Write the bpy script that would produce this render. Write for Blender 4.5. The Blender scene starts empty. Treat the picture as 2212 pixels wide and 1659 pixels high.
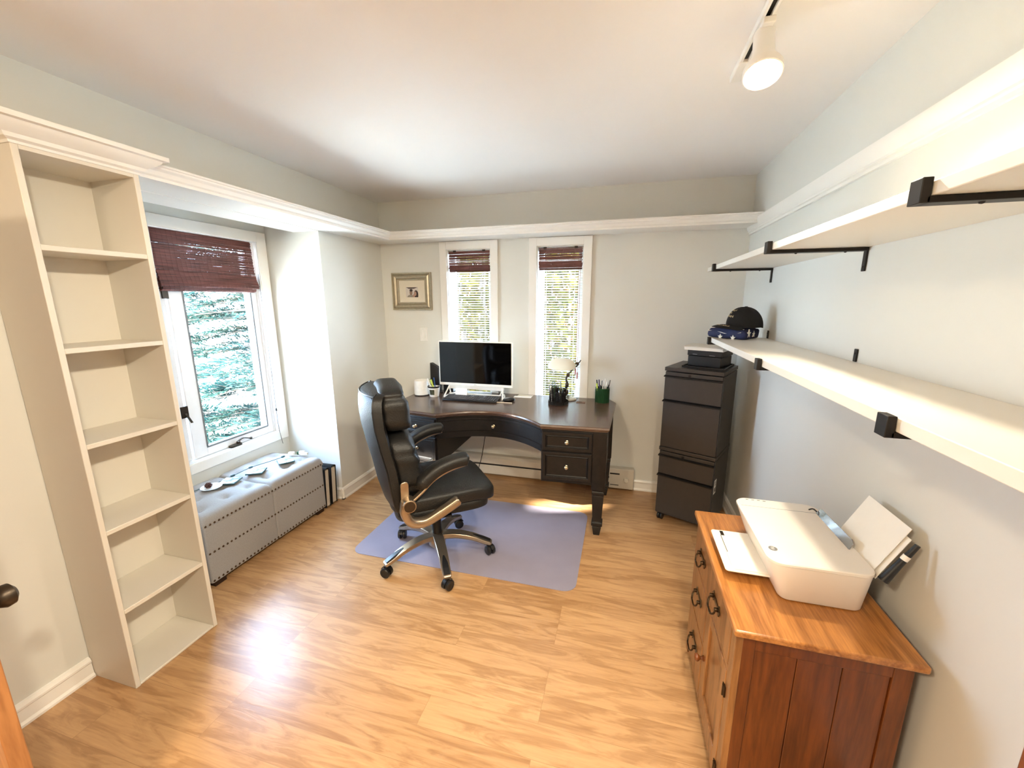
import bpy, bmesh, math, random
from mathutils import Vector, Matrix
random.seed(7)
PI = math.pi
SC = bpy.context.scene
COL = SC.collection

# ------------------------------------------------------------------ helpers
def lin(c):
    return tuple((v/255/12.92 if v/255 <= .04045 else ((v/255+.055)/1.055)**2.4) for v in c)

def empty(name, loc=(0, 0, 0), rz=0.0, label=None, cat=None, group=None, kind=None):
    o = bpy.data.objects.new(name, None); COL.objects.link(o)
    o.empty_display_size = .05
    o.location = loc; o.rotation_euler = (0, 0, rz)
    tag(o, label, cat, group, kind)
    return o

def tag(o, label=None, cat=None, group=None, kind=None):
    if label: o['label'] = label
    if cat: o['category'] = cat
    if group: o['group'] = group
    if kind: o['kind'] = kind
    return o

def obj(name, bm, m, parent=None, smooth=None, bevel=0, seg=2, loc=None, rot=None, sub=0):
    me = bpy.data.meshes.new(name)
    bmesh.ops.recalc_face_normals(bm, faces=bm.faces)
    bm.to_mesh(me); bm.free()
    mats = m if isinstance(m, (list, tuple)) else [m]
    for x in mats: me.materials.append(x)
    o = bpy.data.objects.new(name, me); COL.objects.link(o)
    if parent is not None: o.parent = parent
    if loc is not None: o.location = loc
    if rot is not None: o.rotation_euler = rot
    if bevel:
        b = o.modifiers.new('bevel', 'BEVEL'); b.width = bevel; b.segments = seg
        b.limit_method = 'ANGLE'; b.angle_limit = math.radians(40)
        if smooth is None: smooth = 45
    if sub:
        s = o.modifiers.new('sub', 'SUBSURF'); s.levels = sub; s.render_levels = sub
        if smooth is None: smooth = 180
    if smooth:
        for p in me.polygons: p.use_smooth = True
        if smooth < 180:
            me.set_sharp_from_angle(angle=math.radians(smooth))
    return o

def struct(name, bm, m, **k):
    o = obj(name, bm, m, **k); o['kind'] = 'structure'; return o

def BM(): return bmesh.new()

def box(bm, x0, x1, y0, y1, z0, z1, mi=0, M=None):
    vs = [bm.verts.new(p) for p in ((x0,y0,z0),(x1,y0,z0),(x1,y1,z0),(x0,y1,z0),(x0,y0,z1),(x1,y0,z1),(x1,y1,z1),(x0,y1,z1))]
    if M is not None:
        for v in vs: v.co = M @ v.co
    for f in ((0,3,2,1),(4,5,6,7),(0,1,5,4),(1,2,6,5),(2,3,7,6),(3,0,4,7)):
        bm.faces.new([vs[i] for i in f]).material_index = mi
    return bm

def bx(x0, x1, y0, y1, z0, z1): return box(BM(), x0, x1, y0, y1, z0, z1)

def quad(bm, pts, mi=0):
    f = bm.faces.new([bm.verts.new(p) for p in pts]); f.material_index = mi; return f

def prism(bm, poly, a, b, axis='z', mi=0, M=None):
    """poly: 2D outline; extruded from a to b along axis. axis z:(x,y) y:(x,z) x:(y,z)"""
    def P(p, t):
        v = Vector({'z': (p[0], p[1], t), 'y': (p[0], t, p[1]), 'x': (t, p[0], p[1])}[axis])
        return M @ v if M is not None else v
    A = [bm.verts.new(P(p, a)) for p in poly]; B = [bm.verts.new(P(p, b)) for p in poly]
    n = len(poly)
    bm.faces.new(A).material_index = mi; bm.faces.new(B[::-1]).material_index = mi
    for i in range(n):
        bm.faces.new((A[i], A[(i+1) % n], B[(i+1) % n], B[i])).material_index = mi
    return bm

def loft(bm, rings, cap=True, closed=True, mi=0):
    R = [[bm.verts.new(p) for p in r] for r in rings]
    n = len(R[0])
    for a, b in zip(R, R[1:]):
        for i in range(n if closed else n-1):
            bm.faces.new((a[i], a[(i+1) % n], b[(i+1) % n], b[i])).material_index = mi
    if cap and closed:
        bm.faces.new(R[0][::-1]).material_index = mi; bm.faces.new(R[-1]).material_index = mi
    return bm

def frame(t):
    t = t.normalized()
    u = Vector((0, 0, 1)) if abs(t.z) < .9 else Vector((1, 0, 0))
    a = t.cross(u).normalized(); return a, a.cross(t).normalized()

def tube(bm, pts, r, n=8, mi=0, flat=1.0):
    pts = [Vector(p) for p in pts]; rings = []
    a0 = None
    for i, p in enumerate(pts):
        t = (pts[min(i+1, len(pts)-1)] - pts[max(i-1, 0)])
        a, b = frame(t)
        if a0 is not None:
            a = (a0 - t.normalized()*a0.dot(t.normalized())).normalized(); b = a.cross(t.normalized()).normalized()
        a0 = a
        rr = r[i] if isinstance(r, (list, tuple)) else r
        rings.append([p + a*math.cos(2*PI*k/n)*rr + b*math.sin(2*PI*k/n)*rr*flat for k in range(n)])
    return loft(bm, rings, mi=mi)

def ribbon(bm, pts, w, t, wdir, mi=0):
    """flat bar following pts, width w along wdir, thickness t"""
    pts = [Vector(p) for p in pts]; wd = Vector(wdir).normalized(); rings = []
    for i, p in enumerate(pts):
        d = (pts[min(i+1, len(pts)-1)] - pts[max(i-1, 0)]).normalized()
        nn = d.cross(wd).normalized()
        ww = w[i] if isinstance(w, (list, tuple)) else w
        tt = t[i] if isinstance(t, (list, tuple)) else t
        rings.append([p + wd*ww/2 + nn*tt/2, p - wd*ww/2 + nn*tt/2, p - wd*ww/2 - nn*tt/2, p + wd*ww/2 - nn*tt/2])
    return loft(bm, rings, mi=mi)

def lathe(bm, prof, c=(0, 0, 0), n=24, mi=0, M=None, cap=True):
    c = Vector(c); rings = []
    for r, z in prof:
        ring = [Vector((r*math.cos(2*PI*k/n), r*math.sin(2*PI*k/n), z)) for k in range(n)]
        rings.append([(M @ v if M is not None else v) + c for v in ring])
    return loft(bm, rings, cap=cap, mi=mi)

def cyl(bm, p, q, r, n=16, mi=0): return tube(bm, [p, q], r, n, mi)

def smoothpts(pts, n=6):
    """Catmull-Rom through pts"""
    P = [Vector(p) for p in pts]; out = []
    for i in range(len(P)-1):
        a, b, c, d = P[max(i-1, 0)], P[i], P[i+1], P[min(i+2, len(P)-1)]
        for k in range(n):
            t = k/n
            out.append(.5*((2*b)+(c-a)*t+(2*a-5*b+4*c-d)*t*t+(3*b-a-3*c+d)*t**3))
    out.append(P[-1]); return out

def sgnpow(v, e): return math.copysign(abs(v)**e, v)

def pillow(bm, c, s, e1=.35, e2=.35, nu=24, nv=14, fn=None, mi=0):
    """superellipsoid (rounded cushion); s half sizes; fn(v) optional local displacement"""
    c = Vector(c); rings = []
    for j in range(1, nv):
        la = -PI/2 + PI*j/nv
        ring = []
        for i in range(nu):
            lo = 2*PI*i/nu
            v = Vector((s[0]*sgnpow(math.cos(la), e1)*sgnpow(math.cos(lo), e2),
                        s[1]*sgnpow(math.cos(la), e1)*sgnpow(math.sin(lo), e2),
                        s[2]*sgnpow(math.sin(la), e1)))
            if fn: v = fn(v)
            ring.append(v + c)
        rings.append(ring)
    return loft(bm, rings, mi=mi)

def rrect(x0, x1, y0, y1, r, n=5):
    out = []
    for cx, cy, a in ((x1-r, y1-r, 0), (x0+r, y1-r, 90), (x0+r, y0+r, 180), (x1-r, y0+r, 270)):
        for k in range(n+1):
            t = math.radians(a + 90*k/n); out.append((cx+r*math.cos(t), cy+r*math.sin(t)))
    return out

def text_geo(s, size):
    cu = bpy.data.curves.new('t', 'FONT'); cu.body = s; cu.size = size
    cu.align_x = 'CENTER'; cu.align_y = 'CENTER'; cu.resolution_u = 3
    o = bpy.data.objects.new('t', cu); COL.objects.link(o)
    dg = bpy.context.evaluated_depsgraph_get(); dg.update()
    me = o.evaluated_get(dg).to_mesh()
    V = [v.co.copy() for v in me.vertices]; F = [tuple(p.vertices) for p in me.polygons]
    o.evaluated_get(dg).to_mesh_clear()
    bpy.data.objects.remove(o); bpy.data.curves.remove(cu)
    return V, F

def text(bm, s, size, fn, mi=0):
    V, F = text_geo(s, size)
    vs = [bm.verts.new(fn(v.x, v.y)) for v in V]
    for f in F:
        try: bm.faces.new([vs[i] for i in f]).material_index = mi
        except ValueError: pass
    return bm

def dup(root, loc=None, rz=None, label=None):
    r = root.copy(); COL.objects.link(r)
    if loc is not None: r.location = loc
    if rz is not None: r.rotation_euler = (0, 0, rz)
    if label: r['label'] = label
    for ch in list(root.children):
        c = ch.copy(); COL.objects.link(c); c.parent = r
        for g in list(ch.children):
            d = g.copy(); COL.objects.link(d); d.parent = c
    return r

# ------------------------------------------------------------------ materials
def nodes(name):
    m = bpy.data.materials.new(name); m.use_nodes = True
    nt = m.node_tree; b = nt.nodes['Principled BSDF']
    return m, nt, b

def mat(name, col, rough=.5, metal=0.0, noise=.04, nscale=30, bump=0.0, bscale=80, spec=.5, coat=0.0, sheen=0.0, trans=0.0):
    m, nt, b = nodes(name)
    N, L = nt.nodes, nt.links
    tc = N.new('ShaderNodeTexCoord')
    nz = N.new('ShaderNodeTexNoise'); nz.inputs['Scale'].default_value = nscale; nz.inputs['Detail'].default_value = 3
    L.new(tc.outputs['Object'], nz.inputs['Vector'])
    c = lin(col)
    cr = N.new('ShaderNodeValToRGB')
    cr.color_ramp.elements[0].position = .3; cr.color_ramp.elements[1].position = .7
    cr.color_ramp.elements[0].color = (*[max(0, v*(1-noise)) for v in c], 1)
    cr.color_ramp.elements[1].color = (*[min(1, v*(1+noise)) for v in c], 1)
    L.new(nz.outputs['Fac'], cr.inputs['Fac']); L.new(cr.outputs['Color'], b.inputs['Base Color'])
    b.inputs['Roughness'].default_value = rough; b.inputs['Metallic'].default_value = metal
    b.inputs['Specular IOR Level'].default_value = spec
    b.inputs['Coat Weight'].default_value = coat; b.inputs['Coat Roughness'].default_value = .1
    b.inputs['Sheen Weight'].default_value = sheen
    if trans:
        b.inputs['Transmission Weight'].default_value = trans
    if bump:
        n2 = N.new('ShaderNodeTexNoise'); n2.inputs['Scale'].default_value = bscale; n2.inputs['Detail'].default_value = 4
        L.new(tc.outputs['Object'], n2.inputs['Vector'])
        bp = N.new('ShaderNodeBump'); bp.inputs['Strength'].default_value = bump; bp.inputs['Distance'].default_value = .01
        L.new(n2.outputs['Fac'], bp.inputs['Height']); L.new(bp.outputs['Normal'], b.inputs['Normal'])
    return m

def wood(name, c1, c2, scale=(2, 20, 20), rough=.4, dist=2.0, bump=.08, coat=0.0, spec=.5, fine=8.0, rings=.5):
    """streaky grain; the small scale component runs along the grain"""
    m, nt, b = nodes(name); N, L = nt.nodes, nt.links
    tc = N.new('ShaderNodeTexCoord'); mp = N.new('ShaderNodeMapping'); mp.inputs['Scale'].default_value = scale
    L.new(tc.outputs['Object'], mp.inputs['Vector'])
    n1 = N.new('ShaderNodeTexNoise'); n1.inputs['Scale'].default_value = 1; n1.inputs['Detail'].default_value = 5; n1.inputs['Distortion'].default_value = dist
    L.new(mp.outputs['Vector'], n1.inputs['Vector'])
    n2 = N.new('ShaderNodeTexNoise'); n2.inputs['Scale'].default_value = fine; n2.inputs['Detail'].default_value = 3
    L.new(mp.outputs['Vector'], n2.inputs['Vector'])
    mx = N.new('ShaderNodeMath'); mx.operation = 'MULTIPLY_ADD'; mx.inputs[1].default_value = .35
    L.new(n2.outputs['Fac'], mx.inputs[0])
    ml = N.new('ShaderNodeMath'); ml.operation = 'MULTIPLY'; ml.inputs[1].default_value = .65
    L.new(n1.outputs['Fac'], ml.inputs[0]); L.new(ml.outputs[0], mx.inputs[2])
    cr = N.new('ShaderNodeValToRGB'); e = cr.color_ramp.elements
    e[0].position = .36; e[0].color = (*lin(c1), 1); e[1].position = .62; e[1].color = (*lin(c2), 1)
    L.new(mx.outputs[0], cr.inputs['Fac']); L.new(cr.outputs['Color'], b.inputs['Base Color'])
    b.inputs['Roughness'].default_value = rough; b.inputs['Coat Weight'].default_value = coat
    b.inputs['Coat Roughness'].default_value = .12
    b.inputs['Specular IOR Level'].default_value = spec
    bp = N.new('ShaderNodeBump'); bp.inputs['Strength'].default_value = bump; bp.inputs['Distance'].default_value = .004
    L.new(mx.outputs[0], bp.inputs['Height']); L.new(bp.outputs['Normal'], b.inputs['Normal'])
    return m

def glass_mat(name, tint=(1, 1, 1), refl=.06):
    m = bpy.data.materials.new(name); m.use_nodes = True; nt = m.node_tree; N, L = nt.nodes, nt.links
    N.clear()
    out = N.new('ShaderNodeOutputMaterial'); mix = N.new('ShaderNodeMixShader')
    t = N.new('ShaderNodeBsdfTransparent'); t.inputs[0].default_value = (*tint, 1)
    g = N.new('ShaderNodeBsdfGlossy'); g.inputs['Roughness'].default_value = .02
    lw = N.new('ShaderNodeLayerWeight'); lw.inputs[0].default_value = .5
    pw = N.new('ShaderNodeMath'); pw.operation = 'POWER'; pw.inputs[1].default_value = 5
    mm = N.new('ShaderNodeMath'); mm.operation = 'MULTIPLY_ADD'; mm.inputs[1].default_value = .6; mm.inputs[2].default_value = refl*.4
    L.new(lw.outputs['Facing'], pw.inputs[0]); L.new(pw.outputs[0], mm.inputs[0]); L.new(mm.outputs[0], mix.inputs[0])
    L.new(t.outputs[0], mix.inputs[1]); L.new(g.outputs[0], mix.inputs[2]); L.new(mix.outputs[0], out.inputs[0])
    return m

def emit(name, col, s):
    m = bpy.data.materials.new(name); m.use_nodes = True; nt = m.node_tree; N, L = nt.nodes, nt.links
    b = nt.nodes['Principled BSDF']
    b.inputs['Base Color'].default_value = (*lin(col), 1)
    b.inputs['Emission Color'].default_value = (*lin(col), 1); b.inputs['Emission Strength'].default_value = s
    return m

def leaf_mat(name, c1, c2, tr=.5):
    m = bpy.data.materials.new(name); m.use_nodes = True; nt = m.node_tree; N, L = nt.nodes, nt.links
    N.clear(); out = N.new('ShaderNodeOutputMaterial'); mix = N.new('ShaderNodeMixShader'); mix.inputs[0].default_value = tr
    tc = N.new('ShaderNodeTexCoord'); nz = N.new('ShaderNodeTexNoise'); nz.inputs['Scale'].default_value = 2.5
    L.new(tc.outputs['Object'], nz.inputs['Vector'])
    cr = N.new('ShaderNodeValToRGB'); cr.color_ramp.elements[0].position = .35; cr.color_ramp.elements[1].position = .65
    cr.color_ramp.elements[0].color = (*lin(c1), 1); cr.color_ramp.elements[1].color = (*lin(c2), 1)
    L.new(nz.outputs['Fac'], cr.inputs['Fac'])
    d = N.new('ShaderNodeBsdfDiffuse'); t = N.new('ShaderNodeBsdfTranslucent')
    L.new(cr.outputs[0], d.inputs[0]); L.new(cr.outputs[0], t.inputs[0])
    L.new(d.outputs[0], mix.inputs[1]); L.new(t.outputs[0], mix.inputs[2]); L.new(mix.outputs[0], out.inputs[0])
    return m

def floor_mat():
    m, nt, b = nodes('maple_plank_floor'); N, L = nt.nodes, nt.links
    tc = N.new('ShaderNodeTexCoord')
    mp = N.new('ShaderNodeMapping'); mp.inputs['Location'].default_value = (1.46, -.857+.127*10, 0)
    L.new(tc.outputs['Object'], mp.inputs['Vector'])
    br = N.new('ShaderNodeTexBrick'); br.inputs['Scale'].default_value = 1
    br.inputs['Brick Width'].default_value = 1.22; br.inputs['Row Height'].default_value = .127
    br.inputs['Mortar Size'].default_value = .0009; br.inputs['Mortar Smooth'].default_value = .4
    br.inputs['Bias'].default_value = 0; br.offset = .37; br.offset_frequency = 3; br.squash = 1
    br.inputs['Color1'].default_value = (0, 0, 0, 1); br.inputs['Color2'].default_value = (1, 1, 1, 1); br.inputs['Mortar'].default_value = (.5, .5, .5, 1)
    L.new(mp.outputs['Vector'], br.inputs['Vector'])
    # shift the grain per plank
    sh = N.new('ShaderNodeVectorMath'); sh.operation = 'MULTIPLY_ADD'
    L.new(br.outputs['Color'], sh.inputs[0]); sh.inputs[1].default_value = (7.3, 3.1, 5.0); L.new(tc.outputs['Object'], sh.inputs[2])
    g = N.new('ShaderNodeMapping'); g.inputs['Scale'].default_value = (2.0, 13.0, 1)
    L.new(sh.outputs[0], g.inputs['Vector'])
    n1 = N.new('ShaderNodeTexNoise'); n1.inputs['Scale'].default_value = 1.3; n1.inputs['Detail'].default_value = 6; n1.inputs['Distortion'].default_value = 1.6; n1.inputs['Roughness'].default_value = .6
    L.new(g.outputs[0], n1.inputs['Vector'])
    # wandering rings of a hand scraped plank
    rg = N.new('ShaderNodeMath'); rg.operation = 'MULTIPLY'; rg.inputs[1].default_value = 26
    L.new(n1.outputs['Fac'], rg.inputs[0])
    sn = N.new('ShaderNodeMath'); sn.operation = 'SINE'; L.new(rg.outputs[0], sn.inputs[0])
    g2 = N.new('ShaderNodeMapping'); g2.inputs['Scale'].default_value = (4, 60, 1); L.new(sh.outputs[0], g2.inputs['Vector'])
    n2 = N.new('ShaderNodeTexNoise'); n2.inputs['Scale'].default_value = 2; n2.inputs['Detail'].default_value = 3; n2.inputs['Distortion'].default_value = .5
    L.new(g2.outputs[0], n2.inputs['Vector'])
    a1 = N.new('ShaderNodeMath'); a1.operation = 'MULTIPLY_ADD'; a1.inputs[1].default_value = .045; L.new(sn.outputs[0], a1.inputs[0]); L.new(n1.outputs['Fac'], a1.inputs[2])
    a2 = N.new('ShaderNodeMath'); a2.operation = 'MULTIPLY_ADD'; a2.inputs[1].default_value = .36; L.new(n2.outputs['Fac'], a2.inputs[0]); L.new(a1.outputs[0], a2.inputs[2])
    a3 = N.new('ShaderNodeMath'); a3.operation = 'MULTIPLY_ADD'; a3.inputs[1].default_value = .16
    L.new(br.outputs['Color'], a3.inputs[0]); L.new(a2.outputs[0], a3.inputs[2])
    cr = N.new('ShaderNodeValToRGB'); e = cr.color_ramp.elements
    e[0].position = .40; e[0].color = (*lin(FLOOR_DARK), 1); e[1].position = 1.0; e[1].color = (*lin(FLOOR_LIGHT), 1)
    L.new(a3.outputs[0], cr.inputs['Fac'])
    mo = N.new('ShaderNodeMix'); mo.data_type = 'RGBA'; mo.inputs[7].default_value = (*lin((120, 84, 52)), 1)
    mm = N.new('ShaderNodeMath'); mm.operation = 'MULTIPLY'; mm.inputs[1].default_value = .45
    L.new(br.outputs['Fac'], mm.inputs[0]); L.new(mm.outputs[0], mo.inputs[0]); L.new(cr.outputs[0], mo.inputs[6])
    L.new(mo.outputs[2], b.inputs['Base Color'])
    b.inputs['Roughness'].default_value = .28; b.inputs['Specular IOR Level'].default_value = .6
    bp = N.new('ShaderNodeBump'); bp.inputs['Strength'].default_value = .10; bp.inputs['Distance'].default_value = .004
    L.new(a2.outputs[0], bp.inputs['Height']); L.new(bp.outputs[0], b.inputs['Normal'])
    return m

FLOOR_DARK, FLOOR_LIGHT = (144, 102, 62), (200, 158, 112)
M = {}
M['floor'] = floor_mat()
M['wall'] = mat('greige_wall_paint', (224, 223, 216), .6, noise=.012, nscale=3, bump=.02, bscale=260)
M['ceil'] = mat('warm_white_ceiling_paint', (248, 245, 242), .75, noise=.008, nscale=2, bump=.02, bscale=200)
M['trim'] = mat('white_gloss_trim_paint', (243, 240, 234), .32, noise=.01, nscale=4)
M['shelfwhite'] = mat('cream_white_melamine', (232, 227, 217), .4, noise=.008, nscale=4)
M['bookwhite'] = mat('antique_white_bookcase_paint', (222, 215, 202), .42, noise=.008, nscale=4)
M['vinyl'] = mat('white_vinyl', (240, 241, 243), .35, noise=.01)
M['gasket'] = mat('grey_glazing_gasket', (120, 124, 126), .5)
M['glass'] = glass_mat('window_glass')
M['bronze'] = mat('dark_bronze_metal', (70, 60, 50), .38, .8)
M['black_metal'] = mat('matt_black_steel', (30, 26, 24), .45, .3, spec=.4)
M['oak'] = wood('golden_oak', (128, 80, 44), (170, 116, 70), (14, 14, 1.4), .35, 2.2, coat=.3)
M['oak_top'] = wood('oak_washstand_top', (146, 90, 40), (196, 132, 68), (34, 2.6, 34), .3, 1.0, coat=.4, bump=.15, fine=5)  # washstand oak lightened in its colour for the lit top
M['oak_side'] = wood('oak_quarter_sawn_side', (86, 42, 12), (122, 64, 22), (16, 16, 1.5), .4, 2.2, coat=.25, bump=.12)  # same oak darkened in its colour for the shaded side; also doorway trim
M['oak_front'] = wood('oak_washstand_front', (112, 72, 38), (164, 114, 66), (14, 10, 1.6), .38, 2.0, coat=.25)  # oak tone lifted above the side to paint in the lit front
M['espresso'] = wood('espresso_stained_wood', (17, 14, 13), (28, 23, 21), (20, 3, 20), .45, 1.2, bump=.03, spec=.35)
M['espresso_top'] = wood('brown_stained_desk_top', (70, 50, 40), (98, 74, 60), (2.2, 26, 26), .27, 1.0, bump=.05, coat=.25)
M['leather'] = mat('black_bonded_leather', (24, 23, 22), .46, noise=.12, nscale=14, bump=.2, bscale=160, spec=.4)
M['pewter'] = mat('champagne_metal', (166, 150, 130), .28, .9, noise=.04)
M['blackplastic'] = mat('black_plastic', (20, 20, 21), .35, noise=.05)
M['chairmat'] = mat('lavender_grey_vinyl_mat', (148, 143, 160), .38, noise=.03, nscale=9, bump=.06, bscale=60)
M['linen'] = mat('light_grey_linen', (156, 153, 151), .85, noise=.08, nscale=190, bump=.25, bscale=420, sheen=.2)
M['nail'] = mat('antique_bronze_nailhead', (84, 66, 52), .35, .85)
M['darkwood'] = mat('dark_wood_foot', (42, 26, 18), .5)
M['bamboo'] = None
M['white_plastic'] = mat('white_gloss_plastic', (240, 238, 232), .3)
M['printer'] = mat('ivory_white_printer_plastic', (240, 234, 224), .36, noise=.006)
M['paper'] = mat('white_paper', (244, 240, 232), .8, noise=.01)
M['cream_paper'] = mat('cream_page_edges', (222, 212, 192), .85, noise=.08, nscale=220)
M['cab'] = mat('charcoal_powder_coated_steel', (60, 57, 55), .40, .25, noise=.04, bump=.05, bscale=300)
M['cabdark'] = mat('dark_recess', (18, 16, 15), .6)
M['heater'] = mat('beige_enamelled_heater', (206, 198, 184), .45, noise=.015)
M['steel'] = mat('brushed_nickel', (196, 186, 168), .28, .9)
M['brass'] = mat('antique_brass_knob', (206, 190, 158), .25, .85)
M['silver_frame'] = mat('champagne_silver_frame', (178, 168, 146), .34, .6, noise=.08, nscale=40)
M['screen'] = mat('black_glass_screen', (6, 5, 5), .06, noise=.0, spec=.5)
M['green'] = mat('forest_green_ceramic', (34, 76, 46), .3)
M['navy'] = mat('navy_cotton', (28, 36, 74), .8, noise=.2, nscale=30, bump=.3, bscale=300)
M['whitecloth'] = mat('white_cotton', (238, 232, 220), .85, noise=.03, bump=.2, bscale=300)
M['blackcloth'] = mat('black_cotton_twill', (9, 8, 9), .85, noise=.1, bump=.3, bscale=500)
M['thread'] = mat('cream_gold_embroidery', (232, 208, 160), .6)
M['plate'] = mat('white_glazed_ceramic', (236, 240, 244), .18)
M['tileface'] = None
M['dkbrown'] = mat('brown_pine_cone', (78, 44, 38), .7)
M['cable'] = mat('black_cable_rubber', (24, 24, 26), .5)
M['yellow'] = mat('lime_highlighter', (206, 224, 96), .4)
M['grey'] = mat('mid_grey_plastic', (128, 128, 130), .4)
M['blue'] = mat('blue_plastic', (44, 96, 170), .4)
M['red'] = mat('red_brown_plastic', (150, 70, 50), .4)
M['chrome'] = mat('polished_steel', (205, 205, 205), .12, .95)
SKY, SUN, SPOTS, HALL_FILL, EXPO, LAMP_FACE = 19.5, 70.0, ((36, 122), (56, 96), (52, 108)), 30, 1.16, 9
# ------------------------------------------------------------------ room shell
XL, XR, YB, ZC = -2.166, .849, 3.391, 2.457
XA = -2.65            # window wall inside the alcove
Y0 = -1.7             # wall behind the photographer
WT = .14

struct('floor', bx(-3.0, XR+WT, Y0-WT, YB+WT, -.05, 0), M['floor'])
struct('ceiling', bx(-3.0, XR+WT, Y0-WT, YB+WT, ZC, ZC+.08), M['ceil'])

# left wall: main run, deep window alcove with a header, end block
OY0, OY1, OZ0, OZ1 = 1.79, 2.51, .572, 2.03
bm = BM()
box(bm, XL-WT, XL, Y0, 1.297, 0, ZC)
box(bm, XA, XL-WT, 1.157, 1.297, 0, ZC)
box(bm, XL-.219, XL, 1.297, 2.605, 2.106, ZC)
box(bm, XA-.075, XL, 2.605, YB+WT, 0, ZC)
box(bm, XA, XL-.219, 1.297, 2.605, 2.26, ZC)
box(bm, XA-.075, XA, 1.157, OY0, 0, ZC)
box(bm, XA-.075, XA, OY1, 2.605, 0, ZC)
box(bm, XA-.075, XA, OY0, OY1, 0, OZ0)
box(bm, XA-.075, XA, OY0, OY1, OZ1, ZC)
struct('wall_left', bm, M['wall'])

# back wall with two tall narrow openings
BW = [(-1.514, -1.112), (-.711, -.329)]
BZ0, BZ1 = .70, 2.035
bm = BM()
xs = [XL-.0, BW[0][0], BW[0][1], BW[1][0], BW[1][1], XR+WT]
for i in (0, 2, 4): box(bm, xs[i], xs[i+1], YB, YB+WT, 0, ZC)
for a, b in BW:
    box(bm, a, b, YB, YB+WT, 0, BZ0); box(bm, a, b, YB, YB+WT, BZ1, ZC)
struct('wall_back', bm, M['wall'])
struct('wall_right', bx(XR, XR+WT, Y0, YB, 0, ZC), M['wall'])
struct('wall_front', bx(XL-WT, XR+WT, Y0-WT, Y0, 0, ZC), M['wall'])

# baseboards with a bead along the top and a shoe at the floor
BP = [(0, 0), (.022, 0), (.022, .010), (.015, .020), (.013, .066), (.017, .072), (.017, .080), (.010, .092), (0, .095)]
def base_x(bm, y, sgn, x0, x1): prism(bm, [(y + sgn*p[0], p[1]) for p in BP], x0, x1, 'x')
def base_y(bm, x, sgn, y0, y1): prism(bm, [(x + sgn*p[0], p[1]) for p in BP], y0, y1, 'y')
bm = BM(); base_y(bm, XL, 1, Y0, .934); base_y(bm, XL, 1, 2.583, YB); base_x(bm, 2.605, -1, XA, XL+.022)
base_y(bm, XA, 1, 1.297, 2.605)
struct('baseboard_left', bm, M['trim'], smooth=30)
bm = BM(); base_x(bm, YB, -1, .156, XR); base_x(bm, YB, -1, XL, -1.95)
struct('baseboard_back', bm, M['trim'], smooth=30)
bm = BM(); base_y(bm, XR, -1, Y0, YB)
struct('baseboard_right', bm, M['trim'], smooth=30)

# plate ledge: board + crown moulding, left wall and back wall mitred in the corner
LX, LY, LZ0, LZ1 = -1.885, 3.108, 2.100, 2.160
CP = [(-.05, LZ0), (-.034, LZ0), (-.034, LZ0+.012), (-.024, LZ0+.018), (-.018, LZ0+.034), (-.006, LZ0+.042), (-.006, LZ0+.05), (0, LZ0+.052), (0, LZ1), (-.05, LZ1)]
bm = BM()
ring0 = [(LX+p[0], 1.30, p[1]) for p in CP]
ring1 = [(LX+p[0], LY-p[0], p[1]) for p in CP]
loft(bm, [ring0, ring1])
quad_pts = [(XL, 1.30), (LX-.04, 1.30), (LX-.04, LY+.04), (XL, YB)]
prism(bm, quad_pts, LZ0+.004, LZ0+.024)
box(bm, XL-.219, XL, 1.30, 2.605, 2.1005, 2.106)
struct('trim_1', bm, M['trim'], smooth=30)
bm = BM()
ring0 = [(LX+p[0], LY-p[0], p[1]) for p in CP]
ring1 = [(XR, LY-p[0], p[1]) for p in CP]
loft(bm, [ring0, ring1])
prism(bm, [(XL, YB), (LX-.04, LY+.04), (XR, LY+.04), (XR, YB)], LZ0+.004, LZ0+.024)
struct('trim_2', bm, M['trim'], smooth=30)
# picture-rail moulding on the right wall
RP = [(0, 2.055), (.012, 2.055), (.012, 2.068), (.018, 2.072), (.018, 2.080), (.024, 2.086), (.030, 2.105), (.036, 2.118), (.036, 2.136), (0, 2.136)]
bm = BM(); prism(bm, [(XR-p[0], p[1]) for p in RP], Y0, YB, 'y')
struct('trim_3', bm, M['trim'], smooth=30)

# ------------------------------------------------------------------ window in the alcove (casement)
w = empty('window_1', (XA, 2.15, OZ0), kind='structure')
def loc(bm, o):  # shift mesh from world into the parent's space
    bmesh.ops.translate(bm, verts=bm.verts, vec=-Vector(o.location)); return bm
cx0, cx1 = XA, XA+.018
bm = BM()
box(bm, cx0, cx1, OY0-.08, OY0, .505, 2.10); box(bm, cx0, cx1, OY1, OY1+.08, .505, 2.10)
box(bm, cx0, cx1, OY0, OY1, OZ1, 2.10); box(bm, cx0, cx1, OY0, OY1, .505, OZ0)
box(bm, cx0, cx1+.004, OY0-.08, OY1+.08, .566, .572) if False else None
obj('casing', loc(bm, w), M['trim'], w, bevel=.002)
bm = BM()   # jamb lining, stops, exterior brickmould
for y0, y1, in ((OY0, OY0+.006), (OY1-.006, OY1)): box(bm, XA-.09, XA+.012, y0, y1, OZ0, OZ1)
box(bm, XA-.09, XA+.012, OY0, OY1, OZ0-.004, OZ0+.004); box(bm, XA-.09, XA+.012, OY0, OY1, OZ1-.006, OZ1)
box(bm, XA-.03, XA-.02, OY1-.018, OY1, OZ0, OZ1)
for k, (xa, d) in enumerate(((XA-.085, .016), (XA-.100, .026), (XA-.116, .036))):
    box(bm, xa-.012, xa, OY1-d, OY1+.03, OZ0-.03, OZ1+.03); box(bm, xa-.012, xa, OY0-.03, OY0+d, OZ0-.03, OZ1+.03)
obj('jamb', loc(bm, w), M['vinyl'], w)
bm = BM()
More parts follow.
